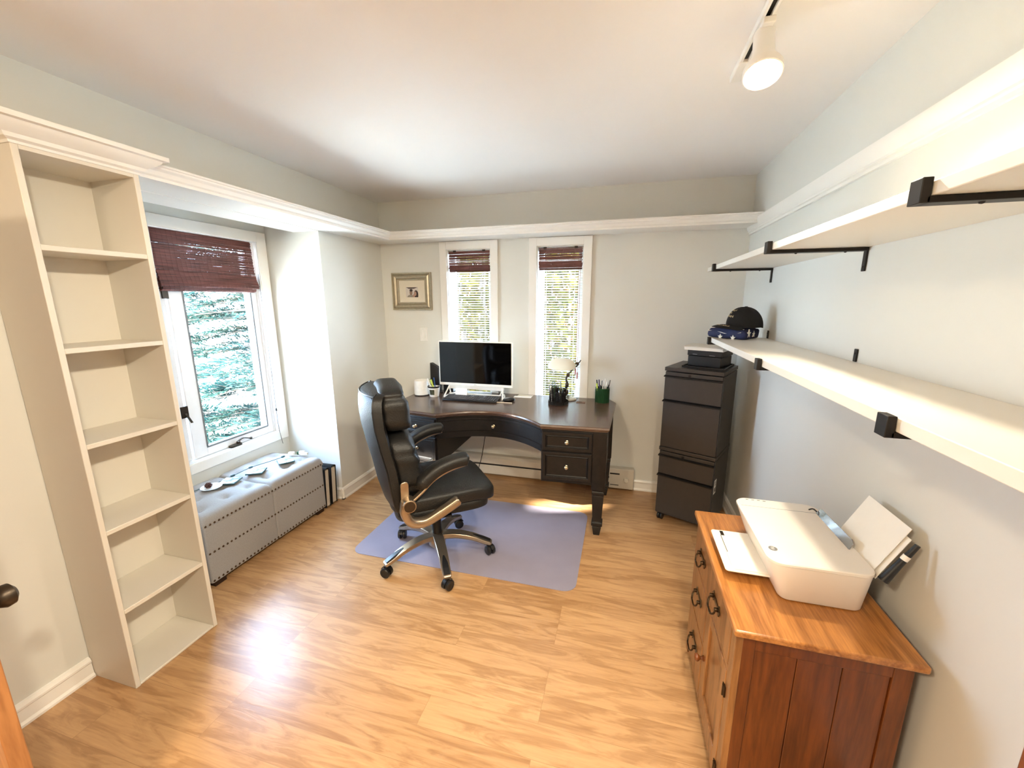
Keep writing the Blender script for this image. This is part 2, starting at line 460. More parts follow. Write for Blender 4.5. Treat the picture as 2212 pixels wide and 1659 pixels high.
SY0, SY1, SZ0, SZ1 = 1.868, 2.502, .578, 2.02
GY0, GY1, GZ0, GZ1 = 1.955, 2.445, .634, 1.972
sx0, sx1 = XA-.085, XA-.03
box(bm, sx0, sx1, SY0, GY0, SZ0, SZ1); box(bm, sx0, sx1, GY1, SY1, SZ0, SZ1)
box(bm, sx0, sx1, GY0, GY1, SZ0, GZ0); box(bm, sx0, sx1, GY0, GY1, GZ1, SZ1)
box(bm, sx0, sx1-.014, OY0+.03, SY0-.008, SZ0, SZ1)
obj('sash', loc(bm, w), M['vinyl'], w, bevel=.004)
bm = BM()
for y0, y1 in ((GY0-.004, GY0+.007), (GY1-.007, GY1+.004)): box(bm, sx1-.022, sx1+.002, y0, y1, GZ0, GZ1)
box(bm, sx1-.022, sx1+.002, GY0, GY1, GZ0-.004, GZ0+.008); box(bm, sx1-.022, sx1+.002, GY0, GY1, GZ1-.006, GZ1+.004)
box(bm, XA-.07, XA-.028, OY0+.006, OY0+.024, OZ0+.02, OZ1-.02)
obj('weatherstrip', loc(bm, w), M['gasket'], w)
obj('pane', loc(bx(XA-.058, XA-.054, GY0, GY1, GZ0, GZ1), w), M['glass'], w)
bm = BM()   # folding crank on the sill
prism(bm, rrect(XA-.03, XA+.006, 2.095, 2.185, .012), .574, .590)
lathe(bm, [(.014, .586), (.012, .604), (.006, .607)], (XA-.012, 2.165, 0), 14)
ribbon(bm, smoothpts([(XA-.012, 2.165, .605), (XA-.008, 2.195, .618), (XA-.004, 2.225, .612), (XA, 2.255, .598)], 4), .011, .006, (1, 0, 0))
lathe(bm, [(.004, .590), (.009, .594), (.009, .606), (.004, .610)], (XA, 2.26, 0), 12)
obj('crank', loc(bm, w), M['bronze'], w, smooth=40)
bm = BM()
box(bm, XA-.03, XA-.02, 1.822, 1.866, .872, .945); ribbon(bm, [(XA-.018, 1.845, .90), (XA-.01, 1.85, .88), (XA-.004, 1.866, .835)], .012, .006, (0, 1, 0))
box(bm, XA-.03, XA-.02, 1.832, 1.866, 1.62, 1.70)
obj('latch', loc(bm, w), M['bronze'], w, smooth=40)

# ------------------------------------------------------------------ twin windows in the back wall
def back_window(idx, a, b):
    w = empty('window_%d' % idx, ((a+b)/2, YB, BZ0), kind='structure')
    bm = BM(); y0, y1 = YB-.018, YB
    box(bm, a-.065, a, y0, y1, BZ0-.065, 2.100); box(bm, b, b+.065, y0, y1, BZ0-.065, 2.100)
    box(bm, a, b, y0, y1, BZ1, 2.100); box(bm, a, b, y0, y1, BZ0-.065, BZ0)
    obj('casing', loc(bm, w), M['trim'], w, bevel=.002)
    bm = BM()
    for x0, x1 in ((a, a+.006), (b-.006, b)): box(bm, x0, x1, YB, YB+.16, BZ0, BZ1)
    box(bm, a, b, YB, YB+.16, BZ0, BZ0+.006); box(bm, a, b, YB, YB+.16, BZ1-.006, BZ1)
    obj('jamb', loc(bm, w), M['trim'], w)
    bm = BM(); y0, y1 = YB+.07, YB+.11; e = .045
    box(bm, a+.006, a+e, y0, y1, BZ0+.006, BZ1-.006); box(bm, b-e, b-.006, y0, y1, BZ0+.006, BZ1-.006)
    box(bm, a+e, b-e, y0, y1, BZ0+.006, BZ0+e); box(bm, a+e, b-e, y0, y1, BZ1-e, BZ1-.006)
    obj('sash', loc(bm, w), M['vinyl'], w, bevel=.003)
    obj('pane', loc(bx(a+e, b-e, YB+.088, YB+.092, BZ0+e, BZ1-e), w), M['glass'], w)
back_window(2, *BW[0]); back_window(3, *BW[1])

# ------------------------------------------------------------------ open oak door at the left edge
d = empty('door_1', (-2.12, .4325, 0), kind='structure')
bm = BM()
DX0, DX1 = -2.12, -1.368
box(bm, DX0, DX0+.11, .415, .45, .01, 2.03); box(bm, DX1-.11, DX1, .415, .45, .01, 2.03)
for z0, z1 in ((.01, .24), (.92, 1.06), (1.90, 2.03)): box(bm, DX0+.11, DX1-.11, .415, .45, z0, z1)
box(bm, DX0+.10, DX1-.10, .424, .441, .2, 1.95)
obj('leaf', loc(bm, d), M['oak'], d, bevel=.003)
bm = BM()
lathe(bm, [(.031, 0), (.031, .006), (.012, .012), (.011, .028), (.020, .036), (.029, .050), (.027, .064), (.014, .072), (.001, .073)], (0, 0, 0), 20, M=Matrix.Rotation(-PI/2, 4, 'X'))
bmesh.ops.translate(bm, verts=bm.verts, vec=(-1.43, .45, .895))
obj('door_knob', loc(bm, d), M['bronze'], d, smooth=50)
# dark oak doorway trim at the lower right edge
bm = BM()
for k, (x0, x1, dy) in enumerate(((.345, .365, .0), (.365, .39, .008), (.39, .43, .014))):
    box(bm, x0, x1, .33-dy, .36, 0, 2.05) if False else None
bm = BM(); box(bm, .389, .42, .385, .425, 0, 2.08); box(bm, .402, .47, .401, .419, 0, 2.10)
struct('trim_4', bm, M['oak_side'], bevel=.002)
struct('wall_doorway', bx(.421, XR, .30, .40, 0, ZC), M['wall'])
# ------------------------------------------------------------------ built-in bookcase
BX0, BX1, BY0, BY1 = XL+.003, -1.905, .936, 1.296
t = empty('bookcase', (XL+.003, (BY0+BY1)/2, 0), label='tall narrow white built-in bookcase with empty shelves beside the window alcove', cat='bookcase')
for y0, y1 in ((BY0, BY0+.019), (BY1-.019, BY1)):
    obj('side_panel', loc(bx(BX0, BX1, y0, y1, 0, 2.13), t), M['bookwhite'], t, bevel=.002)
obj('back_panel', loc(bx(BX0, BX0+.008, BY0+.019, BY1-.019, 0, 2.13), t), M['bookwhite'], t)
for z in (.012, .367, .722, 1.078, 1.438, 1.792):
    obj('shelf', loc(bx(BX0+.008, BX1-.001, BY0+.019, BY1-.019, max(z-.019, .001), z), t), M['bookwhite'], t, bevel=.002)
obj('top_rail', loc(bx(BX0+.008, BX1, BY0+.019, BY1-.019, 2.085, 2.13), t), M['bookwhite'], t)
CC = [(-.02, 2.098), (0.004, 2.098), (.006, 2.106), (.018, 2.112), (.022, 2.124), (.040, 2.136), (.056, 2.150), (.060, 2.158), (.075, 2.160), (.075, 2.176), (-.02, 2.176)]
bm = BM()
def cr(y0, y1): return [[(BX0, y0-p[0], p[1]) for p in CC], [(BX1+p[0], y0-p[0], p[1]) for p in CC], [(BX1+p[0], y1+p[0], p[1]) for p in CC], [(BX1-.06, y1+p[0], p[1]) for p in CC]]
loft(bm, cr(BY0, BY1))
box(bm, BX0, BX1+.05, BY0, BY1, 2.15, 2.172)
obj('crown', loc(bm, t), M['trim'], t, smooth=30)

# ------------------------------------------------------------------ bamboo roman shades
def bamboo_mat():
    m, nt, b = nodes('mahogany_bamboo_weave'); N, L = nt.nodes, nt.links
    tc = N.new('ShaderNodeTexCoord'); mp = N.new('ShaderNodeMapping'); mp.inputs['Scale'].default_value = (5, 5, 210)
    L.new(tc.outputs['Object'], mp.inputs[0])
    nz = N.new('ShaderNodeTexNoise'); nz.inputs['Scale'].default_value = 1; nz.inputs['Detail'].default_value = 4; L.new(mp.outputs[0], nz.inputs['Vector'])
    cr = N.new('ShaderNodeValToRGB'); e = cr.color_ramp.elements
    e[0].position = .32; e[0].color = (*lin((52, 24, 24)), 1); e[1].position = .68; e[1].color = (*lin((128, 74, 66)), 1)
    L.new(nz.outputs['Fac'], cr.inputs[0]); L.new(cr.outputs[0], b.inputs['Base Color']); b.inputs['Roughness'].default_value = .5
    return m
M['bamboo'] = bamboo_mat()
M['thread_dark'] = mat('dark_brown_thread', (48, 22, 20), .8)
def weave(bm, width, prof, gaps, rnd, ang=None):
    """rows of slats along local x following prof=[(y,z)...] (front face), length width"""
    pts = smoothpts([(0, p[0], p[1]) for p in prof], 10)
    L_ = [0]
    for a, b_ in zip(pts, pts[1:]): L_.append(L_[-1]+(b_-a).length)
    s = 0
    def at(s):
        for i in range(len(L_)-1):
            if s <= L_[i+1]:
                f = (s-L_[i])/max(1e-9, L_[i+1]-L_[i]); return pts[i].lerp(pts[i+1], f)
        return pts[-1]
    while s < L_[-1]:
        h = rnd.uniform(.0045, .0085)
        p, q = at(s), at(min(s+h, L_[-1])); tilt = rnd.uniform(-.0006, .0006)
        dx0, dx1 = rnd.uniform(-.004, .003), rnd.uniform(-.003, .004)
        tk = rnd.uniform(.0016, .003)
        n = Vector((0, -(q.z-p.z), q.y-p.y)).normalized()*tk
        x0, x1 = -width/2+dx0, width/2+dx1
        vs = [Vector((x0, p.y, p.z)), Vector((x1, p.y, p.z+tilt)), Vector((x1, q.y, q.z+tilt)), Vector((x0, q.y, q.z))]
        a = [bm.verts.new(v) for v in vs]; b_ = [bm.verts.new(v+n) for v in vs]
        bm.faces.new(a); bm.faces.new(b_[::-1])
        for i in range(4): bm.faces.new((a[i], b_[i], b_[(i+1) % 4], a[(i+1) % 4]))
        s += h + (rnd.uniform(.002, .0045) if rnd.random() < gaps else rnd.uniform(0, .0004))
    return bm
def threads(bm, width, prof, step, off=.0035):
    pts = smoothpts([(0, p[0], p[1]) for p in prof], 6); n = int(width/step)
    for i in range(n+1):
        x = -width/2 + .012 + (width-.024)*i/n
        tube(bm, [(x, p.y-off, p.z) for p in pts], .0011, 4)
    return bm
rnd = random.Random(3)
# deep shade in the alcove window: local x runs along world +y, local -y faces the room
t = empty('bamboo_shade', (XA-.004, 2.15-.012, 0), rz=PI/2, label='wide dark red-brown woven bamboo shade half lowered in the alcove window', cat='window shade', group=None)
wd = .668
main = [(.005, 2.022), (.0, 1.95), (-.004, 1.85), (-.012, 1.78), (-.034, 1.705), (-.030, 1.69)]
obj('woven_panel', threads(weave(BM(), wd, main, .05, rnd), wd, main, .028), M['bamboo'], t)
back = [(.012, 1.80), (.016, 1.68), (.004, 1.667), (-.012, 1.672), (-.02, 1.690)]
obj('folded_hem', threads(weave(BM(), wd-.03, back, .02, rnd), wd-.03, back, .028), M['bamboo'], t)
obj('headrail', bx(-wd/2, wd/2, .008, .03, 2.0, 2.024), M['bamboo'], t)
bm = BM(); tube(bm, smoothpts([(.352, -.020, 1.80), (.356, -.024, 1.2), (.360, -.020, .80), (.357, -.026, .62), (.372, -.034, .47)], 6), .0016, 5)
lathe(bm, [(.003, .0), (.006, .004), (.006, .018), (.003, .024)], (.3585, -.022, .745), 8)
obj('pull_cord', bm, M['cable'], t)
# short rolled-up shades over the blinds
for i, (a, b_) in enumerate(BW):
    lab = ('short dark bamboo shade drawn up at the top of the window behind the monitor', 'short dark bamboo shade drawn up at the top of the window behind the desk lamp')[i]
    t = empty('bamboo_shade', ((a+b_)/2, YB+.012, 0), label=lab, cat='window shade', group=None)
    wd = (b_-a)-.03
    pr_ = [(.0, 2.020), (-.002, 1.95), (-.004, 1.90), (.0, 1.855)]
    obj('woven_panel', threads(weave(BM(), wd, pr_, .30, rnd), wd, pr_, .045), M['bamboo'], t)
    pb = [(.008, 1.90), (.012, 1.862), (.002, 1.850)]
    obj('folded_hem', weave(BM(), wd, pb, .1, rnd), M['bamboo'], t)
    for s in (-1, 1): obj('bracket', bx(s*wd*.36-.012, s*wd*.36+.012, -.004, .006, 2.012, 2.031), M['darkwood'], t)
# white horizontal mini blinds
M['slat'] = mat('white_aluminium_slat', (222, 219, 210), .4, noise=.01)
for i, (a, b_) in enumerate(BW):
    lab = ('white slatted mini blind lowered in the window behind the monitor', 'white slatted mini blind lowered in the window behind the desk lamp')[i]
    t = empty('mini_blind', ((a+b_)/2, YB+.043, BZ0), label=lab, cat='window blind', group=None)
    wd = (b_-a)-.022
    bm = BM(); z = .035; r2 = random.Random(i)
    while z < 1.30:
        tl = math.radians(-19+r2.uniform(-2, 2)); sag = r2.uniform(-.001, .001)
        y = math.cos(tl)*.0125; dz = math.sin(tl)*.0125
        rings = []
        for xx in (-wd/2, wd/2):
            rings.append([(xx, -y, z-dz+sag), (xx, 0, z+.002), (xx, y, z+dz+sag), (xx, y, z+dz+sag+.0007), (xx, 0, z+.0027), (xx, -y, z-dz+sag+.0007)])
        loft(bm, rings)
        z += .0205
    obj('slats', bm, M['slat'], t)
    obj('headrail', bx(-wd/2, wd/2, -.014, .014, 1.30, 1.325), M['slat'], t)
    obj('bottom_rail', bx(-wd/2, wd/2, -.012, .012, .012, .026), M['slat'], t)
    bm = BM()
    for xx in (-wd*.33, wd*.33):
        for yy in (-.0135, .0135): box(bm, xx-.0008, xx+.0008, yy-.0006, yy+.0006, .02, 1.30)
    obj('ladder_cord', bm, M['slat'], t)
    bm = BM(); xx = wd/2-.03
    if i == 1:
        tube(bm, [(xx, -.0155, 1.30), (xx-.004, -.016, .335)], .0015, 5); tube(bm, [(xx-.004, -.022, .335), (xx-.004, -.022, .28)], .006, 8)
        tube(bm, [(xx+.012, -.022, .30), (xx+.012, -.022, .245)], .006, 8); tube(bm, [(xx+.012, -.0155, 1.30), (xx+.012, -.016, .30)], .0015, 5)
        obj('tassel_cord', bm, M['red'], t)
    else: bm.free()

# ------------------------------------------------------------------ tufted storage bench in the alcove
NX0, NX1, NY0, NY1 = XA+.012, -2.166, 1.486, 2.41
t = empty('storage_bench', ((NX0+NX1)/2, (NY0+NY1)/2, 0), label='grey linen tufted storage bench with nailhead rows under the alcove window', cat='bench')
bm = BM(); ym = (NY0+NY1)/2
prism(bm, rrect(NX0, NX1, NY0, ym, .012), .035, .372); prism(bm, rrect(NX0, NX1, ym, NY1, .012), .035, .372)
obj('body', loc(bm, t), M['linen'], t, bevel=.003)
tufts = []
for hy0 in (NY0, ym):
    for r_, xx in enumerate((.10, .23, .36)):
        for k in range(3 if r_ % 2 == 0 else 2):
            tufts.append((NX0+xx, hy0 + (NY1-NY0)/2*((k+.5)/3 if r_ % 2 == 0 else (k+1)/3)))
def lid(bm, y0, y1):
    nx, ny = 44, 44; g = []
    for i in range(nx+1):
        row = []
        for j in range(ny+1):
            x = NX0+(NX1-NX0)*i/nx; y = y0+(y1-y0)*j/ny
            ex = min(x-NX0, NX1-x); ey = min(y-y0, y1-y); e = min(ex, ey)
            z = .444 - .028*math.exp(-ex/.012) - .026*math.exp(-ey/.012)
            z += .014*math.sin(PI*(x-NX0)/(NX1-NX0))*math.sin(PI*(y-y0)/(y1-y0))
            for tx, ty in tufts:
                d2 = (x-tx)**2+(y-ty)**2
                if d2 < .02: z -= .022*math.exp(-d2/.0007) + .010*math.exp(-d2/.005)
            row.append(bm.verts.new((x, y, z)))
        g.append(row)
    for i in range(nx):
        for j in range(ny): bm.faces.new((g[i][j], g[i+1][j], g[i+1][j+1], g[i][j+1]))
    edge = [g[i][0] for i in range(nx+1)]+[g[nx][j] for j in range(1, ny+1)]+[g[i][ny] for i in range(nx-1, -1, -1)]+[g[0][j] for j in range(ny-1, 0, -1)]
    lo = [bm.verts.new((v.co.x, v.co.y, .374)) for v in edge]
    n = len(edge)
    for i in range(n): bm.faces.new((edge[i], edge[(i+1) % n], lo[(i+1) % n], lo[i]))
    bm.faces.new(lo)
bm = BM(); lid(bm, NY0-.004, ym); lid(bm, ym, NY1+.004)
obj('lid', loc(bm, t), M['linen'], t, smooth=60)
for tx, ty in tufts:
    bm = BM(); lathe(bm, [(.009, .0), (.008, .004), (.001, .006)], (tx, ty, .421), 10)
    obj('tuft_button', loc(bm, t), M['linen'], t, smooth=60)
bm = BM()
def nails(bm, z, step=.0262):
    y = NY0+.012
    while y < NY1-.008:
        lathe(bm, [(.0066, 0), (.0058, .0025), (.003, .0042), (.0002, .0046)], (NX1, y, z), 8, M=Matrix.Rotation(PI/2, 4, 'Y')); y += step
    x = NX0+.02
    while x < NX1-.01:
        for yy, s in ((NY0, 1), (NY1, -1)):
            lathe(bm, [(.0066, 0), (.0058, .0025), (.003, .0042), (.0002, .0046)], (x, yy, z), 8, M=Matrix.Rotation(s*PI/2, 4, 'X'))
        x += step
for z in (.383, .216, .048): nails(bm, z)
n_ = obj('nailhead_trim', loc(bm, t), M['nail'], t, smooth=60); n_['kind'] = 'stuff'
for x0, y0 in ((NX1-.06, NY0+.02), (NX1-.06, NY1-.09), (NX0+.01, NY0+.02), (NX0+.01, NY1-.09)):
    obj('foot', loc(bx(x0, x0+.05, y0, y0+.07, 0, .036), t), M['darkwood'], t, bevel=.003)

# things lying on the bench
BZ = .457
def tile_mat():
    m, nt, b = nodes('printed_picture_tile'); N, L = nt.nodes, nt.links
    tc = N.new('ShaderNodeTexCoord'); v = N.new('ShaderNodeTexVoronoi'); v.inputs['Scale'].default_value = 28
    L.new(tc.outputs['Object'], v.inputs['Vector'])
    cr = N.new('ShaderNodeValToRGB'); e = cr.color_ramp.elements
    e[0].position = .15; e[0].color = (*lin((236, 236, 228)), 1); e[1].position = .75; e[1].color = (*lin((120, 138, 146)), 1)
    e2 = e.new(.45); e2.color = (*lin((196, 186, 172)), 1)
    L.new(v.outputs['Distance'], cr.inputs[0]); L.new(cr.outputs[0], b.inputs['Base Color']); b.inputs['Roughness'].default_value = .25
    return m
M['tileface'] = tile_mat()
M['teal'] = mat('teal_painted_edge', (58, 88, 92), .5)
tl = [((-2.408, 1.862), 20, 'square picture tile nearest the white plate on the grey bench'),
      ((-2.375, 2.030), 28, 'middle one of three picture tiles lying on the grey bench'),
      ((-2.325, 2.232), 52, 'square picture tile lying near the white ornament on the grey bench')]
for i, ((x, y), rz, lab) in enumerate(tl):
    t = empty('picture_tile', (x, y, BZ), math.radians(rz), lab, 'picture tile', 'picture tiles on the bench')
    obj('base', bx(-.052, .052, -.05, .05, 0, .008), M['teal'], t, bevel=.0015)
    obj('printed_face', bx(-.049, .049, -.047, .047, .008, .0095), M['tileface'], t)
t = empty('plate', (-2.432, 1.758, BZ), 0, 'small round white plate holding a brown pine cone on the grey bench', 'plate')
bm = BM(); lathe(bm, [(.001, .002), (.035, .001), (.040, .003), (.056, .010), (.058, .013), (.054, .012), (.040, .007), (.034, .005), (.001, .0055)], (0, 0, 0), 32)
obj('dish', bm, M['plate'], t, smooth=50)
bm = BM(); r2 = random.Random(5)
for k in range(26):
    a, h = k*2.4, .004+k*.001; rr = .017*(1-abs(k-10)/22)
    pillow(bm, (-2.447+rr*math.cos(a), 1.752+rr*math.sin(a), BZ+.006+h), (.0055, .0055, .003), nu=8, nv=5)
tag(obj('pine_cone', bm, M['dkbrown'], smooth=60), 'small brown pine cone lying on the round white plate', 'pine cone')
bm = BM()
tube(bm, smoothpts([(-2.500, 1.50, BZ+.002), (-2.49, 1.71, BZ+.004), (-2.462, 1.86, BZ+.004), (-2.468, 2.06, BZ+.005), (-2.43, 2.2, BZ+.004), (-2.395, 2.30, BZ+.008)], 8), .0022, 6)
for p in ((-2.464, 1.93, BZ+.006), (-2.468, 2.07, BZ+.006), (-2.402, 2.285, BZ+.008)): pillow(bm, p, (.007, .014, .006), nu=8, nv=6)
tag(obj('garland_cord', bm, M['teal'], smooth=60), 'long thin dark cord stretched along the grey bench top', 'cord')
t = empty('ornament', (-2.335, 2.365, BZ), .4, 'small white and green ornament at the corner of the grey bench', 'ornament')
bm = BM(); pillow(bm, (.02, .012, .012), (.020, .016, .012), nu=12, nv=8); pillow(bm, (.045, -.012, .010), (.026, .010, .009), nu=12, nv=8)
pillow(bm, (-.05, .0, .012), (.022, .016, .012), nu=10, nv=8)
obj('shell', bm, M['whitecloth'], t, smooth=60)
bm = BM(); pillow(bm, (-.005, .012, .010), (.009, .009, .012), nu=10, nv=6); tube(bm, [(-.005, .012, .012), (-.04, .02, .010), (-.07, .012, .006)], .002, 5)
obj('green_tip', bm, M['green'], t, smooth=60)

# two big albums standing between bench and wall
for i, (y, dy, h, lean, lab) in enumerate(((2.446, .050, .305, -.05, 'dark-bound album with cream pages standing against the bench end'), (2.516, .056, .30, -.06, 'dark-bound album with cream pages standing nearest the alcove corner'))):
    t = empty('album', (-2.327, y, 0), 0, lab, 'album', 'albums beside the bench')
    Mx = Matrix.Rotation(lean, 4, 'X')
    bm = BM(); c_ = .004
    box(bm, -.15, .15, -dy/2, -dy/2+c_, .0, h, M=Mx); box(bm, -.15, .15, dy/2-c_, dy/2, 0, h, M=Mx)
    for k in range(6):
        a0, a1 = PI*k/6, PI*(k+1)/6
        box(bm, -.15, .15, -dy/2*math.cos(a0), -dy/2*math.cos(a1), h-.002+.012*math.sin((a0+a1)/2), h+.003+.012*math.sin((a0+a1)/2), M=Mx)
    bmesh.ops.translate(bm, verts=bm.verts, vec=(0, 0, .006))
    obj('cover', bm, M['blackcloth'], t)
    bm = BM(); box(bm, -.145, .143, -dy/2+c_, dy/2-c_, .008, h-.004, M=Mx)
    bmesh.ops.translate(bm, verts=bm.verts, vec=(0, 0, .005))
    obj('pages', bm, M['cream_paper'], t)

# ------------------------------------------------------------------ picture and switch on the back wall
t = empty('framed_picture', (-1.865, YB, 1.686), 0, 'champagne silver framed photo of two people on the back wall', 'framed picture')
bm = BM()
W2, H2 = .197, .165
def ringpf(d, y): return [(-W2+d, y, -H2+d), (W2-d, y, -H2+d), (W2-d, y, H2-d), (-W2+d, y, H2-d)]
loft(bm, [ringpf(0, -.001), ringpf(0, -.020), ringpf(.004, -.026), ringpf(.012, -.026), ringpf(.016, -.018), ringpf(.022, -.024), ringpf(.034, -.030), ringpf(.048, -.024), ringpf(.054, -.014), ringpf(.058, -.018), ringpf(.066, -.016), ringpf(.070, -.008)], cap=False)
obj('moulding', bm, M['silver_frame'], t)
obj('mat_board', bx(-.13, .13, -.009, -.007, -.098, .098), M['cream_paper'], t)
bm = BM()
px, pz = .0, -.008
quad(bm, [(px-.062, -.0095, pz-.044), (px+.062, -.0095, pz-.044), (px+.062, -.0095, pz+.044), (px-.062, -.0095, pz+.044)], 0)
def blob(cx, cz, rx, rz_, y, mi, n=20):
    quad_ = [bm.verts.new((px+max(-.062, min(.062, cx+rx*math.cos(2*PI*k/n))), y, pz+max(-.044, min(.044, cz+rz_*math.sin(2*PI*k/n))))) for k in range(n)]
    bm.faces.new(quad_).material_index = mi
f = bm.faces.new([bm.verts.new((px+x, -.0098, pz+z)) for x, z in ((-.06, .044), (.06, .044), (.02, .032), (-.03, .032))]); f.material_index = 1
blob(-.014, -.05, .036, .030, -.0097, 3); blob(-.010, -.002, .015, .024, -.0099, 2); blob(-.008, .018, .016, .012, -.0101, 1)
blob(.040, -.022, .023, .040, -.0100, 1); blob(.032, -.012, .012, .020, -.0102, 4); blob(.016, -.035, .012, .016, -.0101, 4)
obj('photograph', bm, [mat('photo_sky', (206, 196, 186), .4), mat('photo_dark', (58, 44, 40), .4), mat('photo_tan', (140, 112, 92), .4), mat('photo_grey', (150, 142, 128), .4), mat('photo_skin', (176, 136, 116), .4)], t)
t = empty('light_switch', (-1.771, YB, 1.30), 0, 'white rocker light switch plate below the framed photo', 'light switch')
bm = BM(); box(bm, -.040, .040, -.006, 0, -.064, .064); obj('plate', bm, M['white_plastic'], t, bevel=.003)
bm = BM(); prism(bm, [(-.006, -.034), (-.012, -.034), (-.008, .034), (-.006, .034)], -.017, .017, 'x'); obj('rocker', bm, M['white_plastic'], t, bevel=.001)

# ------------------------------------------------------------------ baseboard heater
t = empty('baseboard_heater', (-.80, YB, 0), 0, 'long beige electric baseboard heater along the wall under the desk', 'heater')
HX0, HX1 = -1.94, .150
hp = [(0, .02), (-.06, .02), (-.068, .03), (-.068, .100), (-.060, .106), (-.060, .124), (-.068, .130), (-.068, .178), (-.05, .200), (0, .200)]
bm = BM(); prism(bm, [(YB+p[0], p[1]) for p in hp], HX0, HX1-.20, 'x')
obj('body', loc(bm, t), M['heater'], t, smooth=20)
bm = BM(); box(bm, HX0+.01, HX1-.20, YB-.0605, YB-.04, .108, .122); obj('air_slot', loc(bm, t), M['cabdark'], t)  # dark strip stands in for the shade inside the slot
bm = BM(); prism(bm, rrect(-.068, 0, .02, .2, .008), HX1-.20, HX1, 'x')
for v in bm.verts: v.co.y += YB
obj('thermostat_box', loc(bm, t), M['heater'], t, bevel=.002)
obj('end_slot', loc(bx(HX1-.195, HX1-.115, YB-.0695, YB-.064, .148, .160), t), M['cabdark'], t); obj('end_slot', loc(bx(HX1-.19, HX1-.12, YB-.0695, YB-.064, .05, .056), t), M['cabdark'], t)
bm = BM(); lathe(bm, [(.021, 0), (.021, .004), (.018, .018), (.001, .019)], (HX1-.06, YB-.068, .108), 20, M=Matrix.Rotation(PI/2, 4, 'X')); obj('thermostat_knob', loc(bm, t), mat('pale_knob_plastic', (226, 220, 206), .4), t, smooth=40)
# ------------------------------------------------------------------ chair mat
bm = BM(); prism(bm, rrect(-1.64, -.185, 1.985, 2.88, .075, 8), 0.0005, .0035)
tag(obj('chair_mat', bm, M['chairmat']), 'lavender grey rounded vinyl mat on the floor under the office chair', 'chair mat')

# ------------------------------------------------------------------ office chair
t = empty('office_chair', (-1.074, 2.105, .0036), math.radians(38), 'high-backed black leather office chair with champagne flip-up arms', 'office chair')
def wrinkle(amp, f, ph=0.0):
    def fn(v):
        w = amp*(math.sin(v.z*f+ph+3*math.sin(v.y*9))*.6 + math.sin(v.y*34+v.z*20+ph)*.4)
        return Vector((v.x+w, v.y, v.z+w*.4))
    return fn
def domed(hx, hy, amp=.02):
    def fn(v): return Vector((v.x, v.y, v.z + (amp*(1-(v.x/hx)**2)*(1-(v.y/hy)**2) if v.z > 0 else 0) + .003*math.sin(v.x*31)*math.sin(v.y*27)))
    return fn
bm = BM(); pillow(bm, (.012, 0, .432), (.275, .25, .036), .3, .3, 40, 14)
obj('seat_base', bm, M['leather'], t, smooth=180)
bm = BM()
def wf(v):
    k = max(0, (v.x-.16)/.15)
    d = domed(.31, .265, .018)(v)
    return Vector((d.x, d.y, d.z - .030*k*k))
pillow(bm, (.020, 0, .498), (.305, .262, .050), .38, .32, 56, 20, wf)
obj('seat', bm, M['leather'], t, smooth=180)
# back shell
BS = [(.40, -.215, .15), (.43, -.238, .20), (.50, -.262, .240), (.60, -.278, .252), (.72, -.292, .252), (.84, -.318, .252), (.95, -.337, .252), (1.04, -.343, .248), (1.09, -.340, .238), (1.115, -.331, .222), (1.128, -.316, .195)]
bm = BM(); rings = []
for z, dr, hw in BS:
    ring = []
    for k in range(15):
        y = -hw + 2*hw*k/14; ring.append((dr - .060*(1-(y/hw)**2)*(.5+.5*min(1, (z-.36)/.3)), y, z))
    th = .056
    for k in range(9):
        y = hw - 2*hw*k/8; ring.append((dr + th - (.012 if k in (0, 8) else 0), y*.985, z - .004))
    rings.append(ring)
loft(bm, rings)
obj('back_shell', bm, M['leather'], t, smooth=55)
bm = BM()
for s in (-1, 1): tube(bm, [(dr-.002, s*hw, z) for z, dr, hw in BS], .0045, 6)
tube(bm, [(BS[-2][1]-.060*(1-(y/BS[-2][2])**2), y, BS[-2][0]+.004) for y in [BS[-2][2]*(k/8-1) for k in range(17)]], .0045, 6)
obj('piping', bm, M['blackplastic'], t, smooth=60)
def cushion(zc, hz, d, hd, shear, folds, ph):
    def fn(v):
        g = sum(k*math.exp(-((v.z-z0+.008*math.sin(v.y*11+ph))/w_)**2) for z0, w_, k in folds)
        x = v.x*(1-g) if v.x > 0 else v.x
        edge = abs(v.y)/.222
        x += .0045*math.sin(v.z*85+ph+4*math.sin(v.y*7))*edge**2 + .003*math.sin(v.y*30+v.z*16+ph)
        y = v.y*(1-.22*g)
        return Vector((x - shear*v.z, y, v.z + .004*math.sin(v.y*17+ph)))
    bm = BM(); pillow(bm, (d, 0, zc), (hd, .224, hz), .55, .36, 56, 48, fn)
    obj('back_cushion', bm, M['leather'], t, smooth=180)
cushion(1.028, .126, -.226, .078, .10, ((.062, .016, .30), (-.03, .02, .08)), .4)
cushion(.700, .192, -.178, .078, .20, ((.085, .016, .10), (-.015, .015, .30), (-.105, .015, .22)), 1.7)
